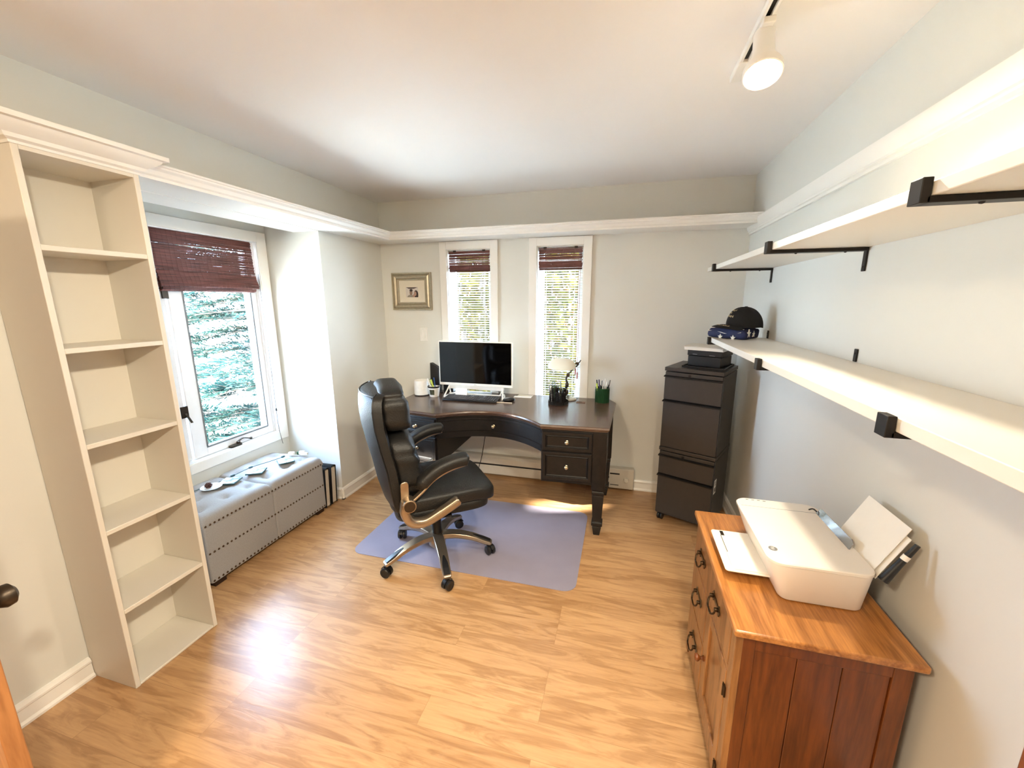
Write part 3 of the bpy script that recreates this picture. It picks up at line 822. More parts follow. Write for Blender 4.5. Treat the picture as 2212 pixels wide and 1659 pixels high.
# arms
for s in (-1, 1):
    y = s*.302
    bm = BM()
    ribbon(bm, smoothpts([(-.205, y, .545), (-.135, y, .598), (-.060, y, .664), (.030, y, .704), (.122, y, .722)], 6), .040, .013, (0, 1, 0))
    a = obj('arm_frame', bm, M['pewter'], t, bevel=.004)
    bm = BM()
    low = smoothpts([(-.214, y, .565), (-.222, y, .50), (-.190, y, .440), (-.120, y, .425), (-.03, y, .462), (.045, y, .500), (.072, y, .516)], 6)
    rings = []
    for i, p in enumerate(low):
        tt = (low[min(i+1, len(low)-1)]-low[max(i-1, 0)]).normalized(); nn = Vector((-tt.z, 0, tt.x))
        hw, hh = .027, .026*(1 if i < len(low)-2 else .7)
        rings.append([p + Vector((0, 1, 0))*hw*sgnpow(math.cos(2*PI*k/12), .6) + nn*hh*sgnpow(math.sin(2*PI*k/12), .6) for k in range(12)])
    loft(bm, rings)
    obj('lower_arm', bm, M['pewter'], t, smooth=60)
    bm = BM(); tube(bm, [(-.200, y-.036, .545), (-.200, y+.036, .545)], .036, 24)
    pv = obj('pivot', bm, M['pewter'], t, bevel=.003)
    bm = BM(); tube(bm, [(-.200, y-.039, .545), (-.200, y+.039, .545)], .029, 24)
    obj('pivot_cap', bm, M['bronze'], pv, smooth=40)
    bm = BM(); prism(bm, rrect(-.236, -.192, .53, .662, .020), y+s*-.032, y+s*-.020, 'y')
    obj('pivot_bracket', bm, M['pewter'], t, bevel=.003)
    bm = BM(); pad = smoothpts([(-.150, y, .628), (-.105, y, .672), (-.045, y, .715), (.030, y, .742), (.100, y, .750), (.132, y, .744)], 5); rings = []
    n = len(pad)
    for i, p in enumerate(pad):
        e = min(1, .35+.65*min(i, n-1-i)/3)
        tt = (pad[min(i+1, n-1)]-pad[max(i-1, 0)]).normalized(); nn = Vector((-tt.z, 0, tt.x))
        rings.append([p + Vector((0, 1, 0))*.047*e*sgnpow(math.cos(2*PI*k/14), .7) + nn*.033*e*sgnpow(math.sin(2*PI*k/14), .7) for k in range(14)])
    loft(bm, rings)
    obj('arm_pad', bm, M['leather'], t, smooth=60)
bm = BM(); box(bm, -.16, .14, -.10, .10, .375, .405); box(bm, -.03, .04, -.27, .27, .402, .414)
obj('mechanism', bm, M['black_metal'], t, bevel=.006)
bm = BM(); lathe(bm, [(.030, .13), (.030, .26), (.022, .262), (.022, .38)], (0, 0, 0), 20); obj('gas_lift', bm, M['black_metal'], t, smooth=40)
bm = BM(); tube(bm, smoothpts([(.02, -.06, .385), (.03, -.14, .372), (.04, -.19, .36)], 4), .005, 6); obj('tilt_lever', bm, M['black_metal'], t, smooth=60)
bm = BM(); lathe(bm, [(.030, .062), (.052, .085), (.056, .125), (.048, .158), (.030, .165)], (0, 0, 0), 24); obj('base_hub', bm, M['pewter'], t, smooth=40)
for k in range(5):
    a = math.radians(17-38+72*k); ca, sa = math.cos(a), math.sin(a); wd_ = Vector((-sa, ca, 0))
    def P(r, z): return Vector((r*ca, r*sa, z))
    path = smoothpts([P(.035, .140), P(.12, .143), P(.22, .124), P(.29, .096), P(.345, .076)], 5); n = len(path); rings = []
    for i, p in enumerate(path):
        f = i/(n-1); hw = .033-.010*f; hh = .021-.008*f
        if i == n-1: hw *= .8; hh *= .75
        tt = (path[min(i+1, n-1)]-path[max(i-1, 0)]).normalized(); nn = wd_.cross(tt).normalized()
        rings.append([p + wd_*hw + nn*(-hh), p + wd_*hw + nn*hh*.3, p + wd_*hw*.62 + nn*hh, p - wd_*hw*.62 + nn*hh, p - wd_*hw + nn*hh*.3, p - wd_*hw - nn*hh])
    bm = BM(); loft(bm, rings); lg = obj('base_leg', bm, M['pewter'], t, bevel=.003)
    bm = BM(); cap_ = smoothpts([P(.225, .138), P(.29, .116), P(.338, .094)], 4)
    rings = []
    for i, p in enumerate(cap_):
        hw = .0215*min(1, (i+1)/4)
        rings.append([p+wd_*hw+Vector((0, 0, -.012)), p+wd_*hw*.7+Vector((0, 0, .005)), p-wd_*hw*.7+Vector((0, 0, .005)), p-wd_*hw+Vector((0, 0, -.012))])
    loft(bm, rings); obj('end_insert', bm, M['blackplastic'], lg)
    bm = BM()
    c = P(.335, .031); ax = Vector((math.cos(a+.6), math.sin(a+.6), 0))
    for s in (-1, 1):
        q = c + ax*s*.016
        MM = Matrix.Translation(q) @ ax.to_track_quat('Z', 'Y').to_matrix().to_4x4()
        prof = [(.004, -.010), (.026, -.010), (.0305, -.006), (.0305, .006), (.026, .010), (.012, .008), (.004, .009)]
        lathe(bm, prof, (0, 0, 0), 22, M=MM)
    tube(bm, [c-ax*.022, c+ax*.022], .006, 8)
    hood = [c + Vector((0, 0, 1))*.034*math.sin(PI*k/8)*1.02 + ax.cross(Vector((0, 0, 1)))*.034*math.cos(PI*k/8) for k in range(1, 8)]
    ribbon(bm, hood, .014, .004, ax)
    tube(bm, [c + Vector((0, 0, .030)), P(.335, .080)], .006, 8)
    obj('caster', bm, M['blackplastic'], lg, smooth=45)

# ------------------------------------------------------------------ executive desk with bowed front
DZ = .79
t = empty('desk', (-.90, 3.0, 0), 0, 'large dark brown bow-front executive desk below the twin windows', 'desk')
def arc(p, q, sag, n=14):
    P, Q = Vector(p), Vector(q); mid = (P+Q)/2; d = Q-P; nn = Vector((-d.y, d.x)).normalized(); out = []
    for k in range(n+1):
        s = k/n; out.append(P + d*s + nn*sag*(1-(2*s-1)**2))
    return out
iL, iR = (-1.290, 2.590), (-.502, 2.540)
top = [(-1.775, 2.660)] + [tuple(v) for v in arc(iL, iR, .195)] + [(-.050, 2.562), (-.022, 3.27), (-.075, 3.376), (-1.725, 3.376), (-1.772, 3.28)]
def inset(poly, d):
    n = len(poly); out = []
    for i in range(n):
        a, b, c = Vector(poly[i-1]), Vector(poly[i]), Vector(poly[(i+1) % n])
        u, v = (b-a).normalized(), (c-b).normalized()
        n1, n2 = Vector((-u.y, u.x)), Vector((-v.y, v.x)); m = (n1+n2); m = m/max(.4, m.dot(n1)) if m.length > 1e-6 else n1
        out.append((b.x+m.x*d, b.y+m.y*d))
    return out
bm = BM(); rings = []
for d, z in ((.022, DZ-.036), (.012, DZ-.033), (.010, DZ-.026), (.002, DZ-.020), (0, DZ-.012), (.003, DZ-.003), (.008, DZ)):
    rings.append([(x, y, z) for x, y in inset(top, d)])
loft(bm, rings)
obj('desktop', loc(bm, t), M['espresso_top'], t, smooth=30)
PZ0, PZ1 = .375, DZ-.036
for nm, poly in (('r', [(-.497, 2.562), (-.150, 2.583), (-.075, 2.66), (-.065, 3.30), (-.497, 3.36)]), ('l', [(-1.66, 2.672), (-1.296, 2.616), (-1.296, 3.36), (-1.725, 3.30), (-1.725, 2.74)])):
    bm = BM(); prism(bm, poly, PZ0, PZ1); obj('pedestal', loc(bm, t), M['espresso'], t, bevel=.004)
# scalloped corner under the right pedestal
def drawer(A, B, z0, z1, name='drawer'):
    A, B = Vector((*A, 0)), Vector((*B, 0)); u = (B-A).normalized(); v = Vector((-u.y, u.x, 0)); W = (B-A).length
    def ring(d, y): return [A+u*x+v*y+Vector((0, 0, z)) for x, z in ((d, z0+d), (W-d, z0+d), (W-d, z1-d), (d, z1-d))]
    bm = BM(); loft(bm, [ring(0, .004), ring(0, -.014), ring(.003, -.017), ring(.020, -.017), ring(.025, -.011), ring(.028, -.013), ring(.034, -.008)])
    dr = obj(name, loc(bm, t), M['espresso'], t, smooth=20)
    c = A+u*W/2 - v*.008 + Vector((0, 0, (z0+z1)/2))
    knob(c, -v, dr)
    return dr
def knob(c, n_, par):
    bm = BM(); MM = Matrix.Translation(c) @ n_.to_track_quat('Z', 'Y').to_matrix().to_4x4()
    lathe(bm, [(.011, 0), (.011, .003), (.005, .006), (.005, .014), (.011, .018), (.0145, .024), (.012, .030), (.006, .033), (.0005, .034)], (0, 0, 0), 18, M=MM)
    obj('knob', loc(bm, t), M['brass'], par, smooth=60)
drawer((-.488, 2.5625), (-.158, 2.5825), .610, .740); drawer((-.488, 2.5625), (-.158, 2.5825), .400, .598)
drawer((-1.648, 2.670), (-1.306, 2.6175), .610, .740); drawer((-1.648, 2.670), (-1.306, 2.6175), .400, .598)
# bowed centre drawer
bm = BM(); A = arc((-1.296, 2.625), (-.497, 2.575), .180, 20)
prof = [(.14, .585), (.0, .585), (.0, .612), (-.006, .614), (-.006, .630), (.002, .634), (.002, .716), (-.006, .720), (-.006, .738), (.0, .740), (.0, PZ1), (.14, PZ1)]
rings = []
for i, p in enumerate(A):
    d = (A[min(i+1, 20)]-A[max(i-1, 0)]).normalized(); nn = Vector((-d.y, d.x))
    rings.append([(p.x+nn.x*q[0], p.y+nn.y*q[0], q[1]) for q in prof])
loft(bm, rings)
cd = obj('centre_drawer', loc(bm, t), M['espresso'], t, smooth=30)
knob(Vector((-.905, 2.777, .674)), Vector((.03, -1, 0)).normalized(), cd)
LP = [(.045, PZ1), (.045, .345), (.036, .335), (.041, .328), (.041, .312), (.036, .304), (.039, .296), (.030, .112), (.029, .106), (.037, .100), (.037, .078), (.026, .070), (.030, .062), (.022, .010), (.020, 0)]
for x, y, in ((-.108, 2.617), (-1.705, 2.700), (-.085, 3.23), (-1.705, 3.28)):
    bm = BM(); loft(bm, [[(x+h*sx, y+h*sy, z) for sx, sy in ((-1, -1), (1, -1), (1, 1), (-1, 1))] for h, z in LP])
    obj('leg', loc(bm, t), M['espresso'], t, bevel=.002)

# ------------------------------------------------------------------ things on the desk
t = empty('computer', (-1.19, 3.17, DZ), 0, 'white all-in-one computer with a large dark screen on the desk', 'computer')
bm = BM(); MX0, MX1, MZ0, MZ1, MY = -1.522, -.864, .885, 1.266, 3.165
prism(bm, rrect(MX0, MX1, MZ0, MZ1, .006), MY, MY+.022, 'y'); prism(bm, rrect(MX0+.06, MX1-.06, MZ0+.03, MZ1-.05, .02), MY+.02, MY+.045, 'y')
obj('housing', loc(bm, t), M['white_plastic'], t, bevel=.002)
obj('screen', loc(bx(MX0+.009, MX1-.009, MY-.0015, MY+.002, MZ0+.024, MZ1-.008), t), M['screen'], t)
bm = BM(); prism(bm, [(MY+.004, MZ0+.002), (MY+.05, MZ0+.002), (MY+.05, MZ0-.030), (MY+.012, MZ0-.034)], MX0+.085, MX1-.085, 'x')
obj('speaker_bar', loc(bm, t), M['white_plastic'], t, bevel=.004)
bm = BM()
for s, x in ((1, MX0+.088), (-1, MX1-.088)):
    tube(bm, smoothpts([(x, MY+.016, MZ0), (x+s*-.012, MY-.03, MZ0-.05), (x+s*-.02, MY-.062, DZ+.010), (x+s*-.018, MY-.058, DZ+.006), (x+s*-.01, MY+.03, DZ+.006), (x+s*.02, MY+.12, DZ+.006)], 5), .0065, 8)
tube(bm, smoothpts([(MX0+.090, MY+.0, MZ0-.012), (MX0+.105, MY-.012, MZ0-.058), (MX0+.13, MY-.014, MZ0-.066), (MX1-.13, MY-.014, MZ0-.066), (MX1-.105, MY-.012, MZ0-.062), (MX1-.09, MY, MZ0-.03)], 4), .0045, 8)
obj('stand', loc(bm, t), M['white_plastic'], t, smooth=60)
obj('sticker', loc(bx(MX0+.094, MX0+.112, MY+.0095, MY+.0115, MZ0-.022, MZ0-.004), t), M['blue'], t)
bm = BM(); text(bm, 'DELL', .012, lambda x, y: (-1.19+x, MY-.0006, MZ0+.012+y)); obj('maker_mark', loc(bm, t), M['grey'], t)

t = empty('keyboard', (-1.19, 3.058, DZ+.001), math.radians(2), 'black full-size keyboard in front of the computer stand', 'keyboard')
bm = BM(); prism(bm, [(-.068, 0), (.068, 0), (.068, .022), (-.068, .012)], -.232, .232, 'x'); obj('case', bm, M['blackplastic'], t, bevel=.003)
bm = BM()
for r_ in range(6):
    y = -.055+.0205*r_; z = .0125+(.022-.012)*(y+.068)/.136
    k = 0; x = -.222
    while x < .215:
        w_ = .0165 if not (r_ == 0 and -.13 < x < -.05) else .095
        if not (.068 < x < .076 or .138 < x < .146): box(bm, x, x+w_, y, y+.0165, z, z+.006)
        x += w_+.0035
kc = obj('keycaps', bm, M['grey2'] if 'grey2' in M else mat('charcoal_keycaps', (66, 66, 68), .45), t); kc['kind'] = 'stuff'
t = empty('mouse', (-.872, 3.09, DZ), .5, 'black and grey computer mouse beside the keyboard', 'mouse')
bm = BM(); pillow(bm, (0, 0, .015), (.052, .030, .019), .9, 1, 24, 12); obj('shell', bm, M['blackplastic'], t, smooth=180)
bm = BM(); pillow(bm, (-.012, 0, .024), (.034, .020, .0125), 1, 1, 20, 10); obj('top_cover', bm, M['grey'], t, smooth=180)
bm = BM(); prism(bm, [(-.006, 0), (.012, .0), (.004, .056), (.002, .056)], -.052, .052, 'x')
for v in bm.verts: v.co += Vector((-1.300, 3.112, DZ+.0265))
tag(obj('note_card', bm, M['paper']), 'blank white folded note card standing behind the keyboard', 'card')
bm = BM(); tube(bm, [(-.965, 3.025, DZ+.004), (-.83, 3.030, DZ+.004)], .0036, 8); tag(obj('pencil', bm, M['cream_paper']), 'cream pencil lying on the desk in front of the mouse', 'pencil')
for i, (x, y, w_, h_, rz, lab) in enumerate(((-.80, 3.27, .15, .055, .05, 'small white envelope lying on the desk right of the mouse'), (-.79, 3.325, .13, .05, -.1, 'printed paper slip lying behind the white envelope on the desk'))):
    o = obj('paper_slip', bx(-w_/2, w_/2, -h_/2, h_/2, 0, .0015), M['paper'] if i == 0 else M['cream_paper'], loc=(x, y, DZ+.0005), rot=(0, 0, rz)); tag(o, lab, 'paper')

t = empty('canister', (-1.683, 3.135, DZ), 0, 'white round canister at the left end of the desk', 'canister')
bm = BM(); lathe(bm, [(.060, .004), (.064, .008), (.065, .125), (.063, .130), (.060, .127), (.058, .100), (.001, .098)], (0, 0, 0), 36); obj('body', bm, M['white_plastic'], t, smooth=40)
bm = BM(); lathe(bm, [(.063, 0), (.066, .001), (.066, .008), (.060, .010)], (0, 0, 0), 36); obj('base_ring', bm, M['blackplastic'], t, smooth=40)
bm = BM(); ribbon(bm, smoothpts([(.055, -.02, .122), (.068, -.022, .128), (.070, -.022, .10)], 4), .016, .002, (0, 1, 0)); obj('tab', bm, M['white_plastic'], t, smooth=60)
t = empty('pencil_cup', (-1.548, 3.102, DZ), 0, 'small white tapered cup with a dark label holding highlighters', 'pencil cup')
bm = BM(); lathe(bm, [(.036, 0), (.040, .004), (.051, .088), (.053, .092), (.049, .092), (.037, .008), (.001, .006)], (0, 0, 0), 32); obj('cup', bm, M['white_plastic'], t, smooth=40)
bm = BM(); lathe(bm, [(.0535, .082), (.0545, .094), (.0485, .095), (.0485, .086)], (0, 0, 0), 32, cap=False); obj('rim', bm, M['blackplastic'], t, smooth=40)
bm = BM()
for r0, z0_, r1, z1_, mi in ((.0427, .022, .0487, .068, 0),):
    ring = [[(r*math.cos(a), r*math.sin(a), z) for a in [math.radians(-118+56*k/8) for k in range(9)]] for r, z in ((r0+.0006, z0_), (r1+.0006, z1_))]
    loft(bm, ring, cap=False, closed=False)
obj('label_sticker', bm, mat('olive_black_label', (60, 58, 34), .5, noise=.6, nscale=60), t, smooth=60)
def pen(name, base, tip, r, m, lab, cat='pen', group=None, capm=None):
    base, tip = Vector(base), Vector(tip); d = tip-base
    bm = BM(); tube(bm, [base, base+d*.72], r, 8); tube(bm, [base+d*.72, base+d*.97, tip], [r*1.12, r*1.12, r*.8], 8, mi=1)
    o = obj(name, bm, [m, capm or m], smooth=45); tag(o, lab, cat, group); return o
c = Vector((-1.548, 3.102, DZ))
pen('highlighter', c+Vector((.015, 0, .012)), c+Vector((-.022, -.012, .150)), .0075, M['yellow'], 'lime highlighter leaning in the small white cup', 'highlighter', None, M['yellow'])
pen('marker', c+Vector((-.002, .0, .012)), c+Vector((-.050, -.015, .158)), .007, M['white_plastic'], 'white capped marker leaning left in the small white cup', 'marker', None, M['white_plastic'])
pen('pen', c+Vector((.008, .015, .012)), c+Vector((-.040, .012, .150)), .004, M['blackplastic'], 'thin black pen in the small white cup', 'pen')
pen('pen', c+Vector((.010, .018, .012)), c+Vector((-.008, .020, .162)), .004, M['blue'], 'thin blue pen at the back of the small white cup', 'pen')
t = empty('router', (-1.595, 3.245, DZ), math.radians(-20), 'tall black upright router behind the white canister', 'router')
bm = BM(); prism(bm, [(-.055, .012), (.050, .012), (.054, .225), (.02, .245), (-.052, .272)], -.020, .020, 'y'); obj('case', bm, M['blackplastic'], t, bevel=.006)
bm = BM(); prism(bm, rrect(-.05, .05, -.035, .035, .01), 0, .012); obj('foot', bm, M['blackplastic'], t, bevel=.002)
t = empty('speaker', (-1.50, 3.315, DZ), .1, 'small black box half hidden behind the left foot of the computer', 'box')
obj('case', bx(-.045, .045, -.03, .03, 0, .075), M['blackplastic'], t, bevel=.004)

# rotating wire organiser
OC = Vector((-.470, 3.118, DZ))
t = empty('desk_organizer', OC, 0, 'black wire mesh desk organizer with pen cups near the lamp', 'desk organizer')
def wirecup(c, r, z0, z1, name):
    bm = BM()
    for z in (z0, z1): tube(bm, [Vector((c[0]+r*math.cos(2*PI*k/20), c[1]+r*math.sin(2*PI*k/20), z)) for k in range(21)], .0022, 5)
    for k in range(28):
        a = 2*PI*k/28; tube(bm, [(c[0]+r*math.cos(a), c[1]+r*math.sin(a), z0), (c[0]+r*math.cos(a), c[1]+r*math.sin(a), z1)], .0019, 4)
    for j in range(1, 6):
        z = z0+(z1-z0)*j/6; tube(bm, [Vector((c[0]+r*math.cos(2*PI*k/16), c[1]+r*math.sin(2*PI*k/16), z)) for k in range(17)], .0018, 4)
    return obj(name, bm, M['black_metal'], t)
bm = BM(); lathe(bm, [(.078, .0), (.080, .004), (.078, .006), (.001, .005)], (0, 0, 0), 32); obj('base', bm, M['black_metal'], t, smooth=40)
wirecup((0, 0), .079, .005, .028, 'tray_rim')
cups = [((-.038, .0), .034, .130), ((.020, .036), .034, .118), ((.022, -.033), .034, .100)]
for c, r, h in cups: wirecup(c, r, .007, h, 'mesh_cup')
def at(c, x, y, z): return OC+Vector((c[0]+x, c[1]+y, z))
A_, B_, C_ = cups[0][0], cups[1][0], cups[2][0]
for i, (c, b0, t0, m, lab) in enumerate(((A_, (-.01, -.02, .01), (-.024, -.024, .150), M['white_plastic'], 'white pen at the left side of the wire organizer'),
    (A_, (.012, .0, .01), (.006, -.01, .152), M['green'], 'green pen in the tallest cup of the wire organizer'),
    (B_, (.0, .0, .01), (-.012, .01, .178), M['grey'], 'grey pen standing behind the scissors in the wire organizer'),
    (C_, (.0, -.012, .01), (-.010, -.018, .118), M['chrome'], 'silver pen in the front cup of the wire organizer'),
    (C_, (.012, .006, .01), (.018, .0, .122), M['blackplastic'], 'black marker in the front cup of the wire organizer'),
    (B_, (.015, .010, .01), (.030, .022, .150), M['blackplastic'], 'black pen leaning right at the back of the wire organizer'))):
    pen('pen', at(c, *b0), at(c, *t0), .0042, m, lab, 'pen', 'pens in the wire organizer')
for i, (dx, z1, lab, rz) in enumerate(((-.012, .150, 'black-handled scissors with lower loops in the wire organizer', .3), (.014, .180, 'black-handled scissors with higher loops in the wire organizer', -.2))):
    t = empty('scissors', at(A_, dx*1.0, .008*(1-i*2), 0), rz, lab, 'scissors', 'scissors in the wire organizer')
    bm = BM()
    for s in (-1, 1):
        cx_, cz = s*.014, z1-.016*(s+1)
        tube(bm, [Vector((cx_+.012*math.cos(2*PI*k/14), 0, cz-.018+.019*math.sin(2*PI*k/14))) for k in range(15)], .0034, 6)
        tube(bm, [(cx_*.8, 0, cz-.037), (0, 0, z1-.075)], .0036, 6)
    obj('handle', bm, M['blackplastic'], t, smooth=60)
    bm = BM(); prism(bm, [(-.006, z1-.07), (.006, z1-.07), (.001, .012)], -.001, .001, 'y'); obj('blade', bm, M['chrome'], t)

# banker style lamp with white shade
t = empty('desk_lamp', (-.405, 3.285, DZ), 0, 'small bronze desk lamp with an oblong white shade in front of the window', 'lamp')
bm = BM(); lathe(bm, [(.060, 0), (.062, .004), (.058, .010), (.042, .018), (.020, .024), (.012, .034), (.001, .036)], (0, 0, 0), 28); obj('base', bm, M['steel'], t, smooth=50)
bm = BM()
tube(bm, smoothpts([(-.02, .0, .03), (-.035, .01, .07), (-.018, .012, .12), (-.03, .012, .17), (-.012, .01, .21), (.02, .0, .25), (.055, -.01, .285), (.070, -.02, .306), (.052, -.026, .312)], 5), [.009]*20+[.0065]*21, 8)
pillow(bm, (-.022, .012, .12), (.016, .014, .018), nu=10, nv=8); pillow(bm, (-.014, .010, .205), (.014, .014, .014), nu=10, nv=8); pillow(bm, (-.03, .01, .06), (.022, .020, .02), nu=10, nv=8)
obj('stem', bm, M['bronze'], t, smooth=60)
bm = BM(); tube(bm, smoothpts([(.048, -.026, .312), (.068, -.028, .310), (.082, -.026, .325), (.090, -.022, .338)], 4), .005, 6); pillow(bm, (.060, -.027, .311), (.012, .010, .010), nu=10, nv=8); obj('shade_knob', bm, M['bronze'], t, smooth=60)
bm = BM(); rings = []
for j in range(17):
    f = j/16; x = -.175+.225*f; e = (1-abs(2*f-1)**3.2)**.5 if 0 < f < 1 else .25
    e = max(e, .3)
    rings.append([(x, -.028+.052*e*math.cos(a), .272+.072*e*math.sin(a)+.006) for a in [math.radians(-18+216*k/14) for k in range(15)]] + [(x, -.028+.048*e*math.cos(a), .272+.067*e*math.sin(a)+.006) for a in [math.radians(198-216*k/14) for k in range(15)]])
loft(bm, rings)
obj('shade', bm, leaf_mat('opal_white_glass', (246, 240, 228), (250, 245, 236), .5), t, smooth=60)
t = empty('card_holder', (-.300, 3.205, DZ), .05, 'thin brown card wallet lying right of the lamp base', 'wallet')
obj('flap', bx(-.036, .036, -.022, .022, 0, .004), mat('brown_leather_wallet', (120, 92, 76), .4), t, bevel=.001)
obj('pen_slot', bx(-.016, .012, -.012, -.007, .004, .0065), M['blackplastic'], t)
GC = Vector((-.135, 3.265, DZ))
t = empty('pen_pot', GC, 0, 'ribbed dark green pot full of pens at the back right of the desk', 'pen pot')
bm = BM(); rings = []
for r, z in ((.054, 0), (.056, .002), (.056, .112), (.058, .114), (.058, .120), (.052, .120), (.052, .01)):
    rings.append([((r+(.0016*math.cos(30*2*PI*k/120) if .001 < z < .113 and r > .053 else 0))*math.cos(2*PI*k/120), (r+(.0016*math.cos(30*2*PI*k/120) if .001 < z < .113 and r > .053 else 0))*math.sin(2*PI*k/120), z) for k in range(120)])
loft(bm, rings); obj('pot', bm, M['green'], t, smooth=50)
pens = [(-.030, -.030, -.046, -.040, .160, 'lime', 'lime marker leaning over the front rim of the green pot'), (-.02, .0, -.030, .0, .185, 'darkv', 'dark purple pen near the left of the green pot'),
        (.0, -.02, .004, -.02, .180, 'w', 'white pen at the middle front of the green pot'), (.012, .0, .020, .005, .192, 'w', 'tallest white pen in the green pot'), (.02, -.02, .034, -.026, .176, 'w', 'white pen right of the middle in the green pot'),
        (.03, .01, .058, .012, .182, 'g', 'grey pen leaning right in the green pot'), (-.03, .02, -.050, .022, .178, 'k', 'black pen at the back left of the green pot'), (.0, .03, -.006, .034, .170, 'k', 'black pen at the back of the green pot'),
        (.03, -.01, .050, -.020, .150, 'k', 'short black pen at the right rim of the green pot'), (-.012, -.032, -.016, -.038, .146, 'k', 'short black pen at the front of the green pot')]
mm = {'lime': M['yellow'], 'darkv': mat('purple_pen', (70, 48, 84), .4), 'w': M['white_plastic'], 'g': M['grey'], 'k': M['blackplastic']}
for x0, y0, x1, y1, z1, m_, lab in pens:
    pen('pen', GC+Vector((x0*.8, y0*.8, .014)), GC+Vector((x1, y1, z1)), .0055 if m_ == 'lime' else .0045, mm[m_], lab, 'pen', 'pens in the green pot')
# cables under the desk
bm = BM(); tube(bm, smoothpts([(-1.10, 3.33, .70), (-1.135, 3.30, .50), (-1.155, 3.29, .40), (-1.19, 3.285, .20), (-1.225, 3.28, .07), (-1.215, 3.25, .004), (-1.16, 3.20, .004)], 6), .0035, 6)
tag(obj('cable', bm, M['cable'], smooth=60), 'thin black cable hanging in the knee space below the desk', 'cable')
t = empty('power_strip', (-1.66, 3.20, 0), .1, 'pale power strip with black cables on the floor under the left drawers', 'power strip')
obj('case', bx(-.12, .12, -.06, .06, .0, .09), M['heater'], t, bevel=.005)
bm = BM(); r2 = random.Random(2)
for k in range(4):
    x = -.08+.05*k; tube(bm, smoothpts([(x, 0, .088), (x+.01, -.02, .13), (x+.05, -.03, .135), (x+.07, -.05, .10), (x+.08, -.075, .03), (x+.05, -.11, .005)], 5), .0045, 6)
obj('lead', bm, M['cable'], t, smooth=60)
# ------------------------------------------------------------------ stacked steel pedestals in the corner
CA = math.radians(-24.8)
CW, CDp = .372, .375
FL = Vector((.297, 2.930, 0))
def pedestal(z0, z1, lab, casters, zs):
    t = empty('file_pedestal', FL+Vector((0, 0, z0)), CA, lab, 'file cabinet')
    h = z1-z0; b = .055 if casters else 0.0
    bm = BM(); box(bm, 0, CW, .012, CDp, b, h-.032); obj('body', bm, M['cab'], t, bevel=.003)
    obj('top_cap', bx(-.002, CW+.002, -.004, CDp+.002, h-.026, h), M['cab'], t, bevel=.003)
    obj('lock_rail', bx(.004, CW-.004, -.002, .02, h-.062, h-.032), M['cab'], t, bevel=.002)
    bm = BM(); lathe(bm, [(.009, 0), (.009, .004), (.006, .005), (.001, .004)], (CW*.5-.02, -.002, h-.047), 14, M=Matrix.Rotation(PI/2, 4, 'X')); obj('lock', bm, M['black_metal'], t, smooth=40)
    for a, c in zs:
        d = obj('drawer', bx(.003, CW-.003, -.004, .014, a-z0, c-z0), M['cab'], t, bevel=.002)
        bm = BM(); prism(bm, [(.010, c-z0+.001), (-.022, c-z0+.004), (-.024, c-z0+.010), (-.018, c-z0+.012), (.010, c-z0+.016)], .001, CW-.001, 'x'); obj('pull_lip', bm, M['cabdark'], d)
    if casters:
        for x in (.03, CW-.03):
            for y in (.035, CDp-.04):
                bm = BM()
                for s in (-1, 1): lathe(bm, [(.004, -.008), (.024, -.008), (.027, -.004), (.027, .004), (.024, .008), (.004, .008)], (x+s*.011, y, .027), 18, M=Matrix.Rotation(PI/2, 4, 'Y'))
                tube(bm, [(x-.02, y, .027), (x+.02, y, .027)], .006, 8); cyl(bm, (x, y, .03), (x, y, .058), .008, 8)
                obj('caster', bm, M['blackplastic'], t, smooth=45)
        bm = BM(); box(bm, CW-.0005, CW+.001, .035, .085, .30, .40); obj('barcode_label', bm, M['paper'], t)
        bm = BM()
        for k in range(9): box(bm, CW+.001, CW+.0013, .040+.0045*k, .040+.0045*k+(.002 if k % 3 else .003), .312, .345)
        for k in range(4): box(bm, CW+.001, CW+.0013, .042, .075-.005*(k % 2), .360+.009*k, .364+.009*k)
        obj('barcode', bm, M['blackplastic'], t)
    return t
pedestal(0, .575, 'lower black steel two-drawer pedestal on casters in the corner', True, [(.07, .355), (.375, .505)])
pedestal(.5755, 1.15, 'upper black steel two-drawer pedestal stacked on another in the corner', False, [(.580, .905), (.925, 1.080)])
def cabpt(u, v, z): return FL + Vector((math.cos(CA)*u - math.sin(CA)*v, math.sin(CA)*u + math.cos(CA)*v, z))
t = empty('letter_tray', cabpt(.225, .20, 1.1505), CA, 'flat black letter tray on top of the stacked pedestals', 'tray')
bm = BM(); box(bm, -.135, .130, -.145, .145, 0, .004); box(bm, -.135, -.130, -.145, .145, .004, .013); box(bm, .125, .130, -.145, .145, .004, .013); box(bm, -.13, .125, -.145, -.140, .004, .013); box(bm, -.13, .125, .14, .145, .004, .013)
obj('tray', bm, M['blackplastic'], t, bevel=.001)
t = empty('storage_box', cabpt(.222, .215, 1.156), CA+math.radians(-6), 'black lidded box in the tray on the stacked pedestals', 'box')
obj('body', bx(-.108, .108, -.098, .105, 0, .070), M['blackplastic'], t, bevel=.003)
obj('lid', bx(-.112, .112, -.102, .109, .072, .112), M['blackplastic'], t, bevel=.003)
bm = BM(); box(bm, -.075, -.045, -.1045, -.102, .080, .083); box(bm, .035, .07, -.1045, -.102, .078, .081); obj('trim_line', bm, M['grey'], t)
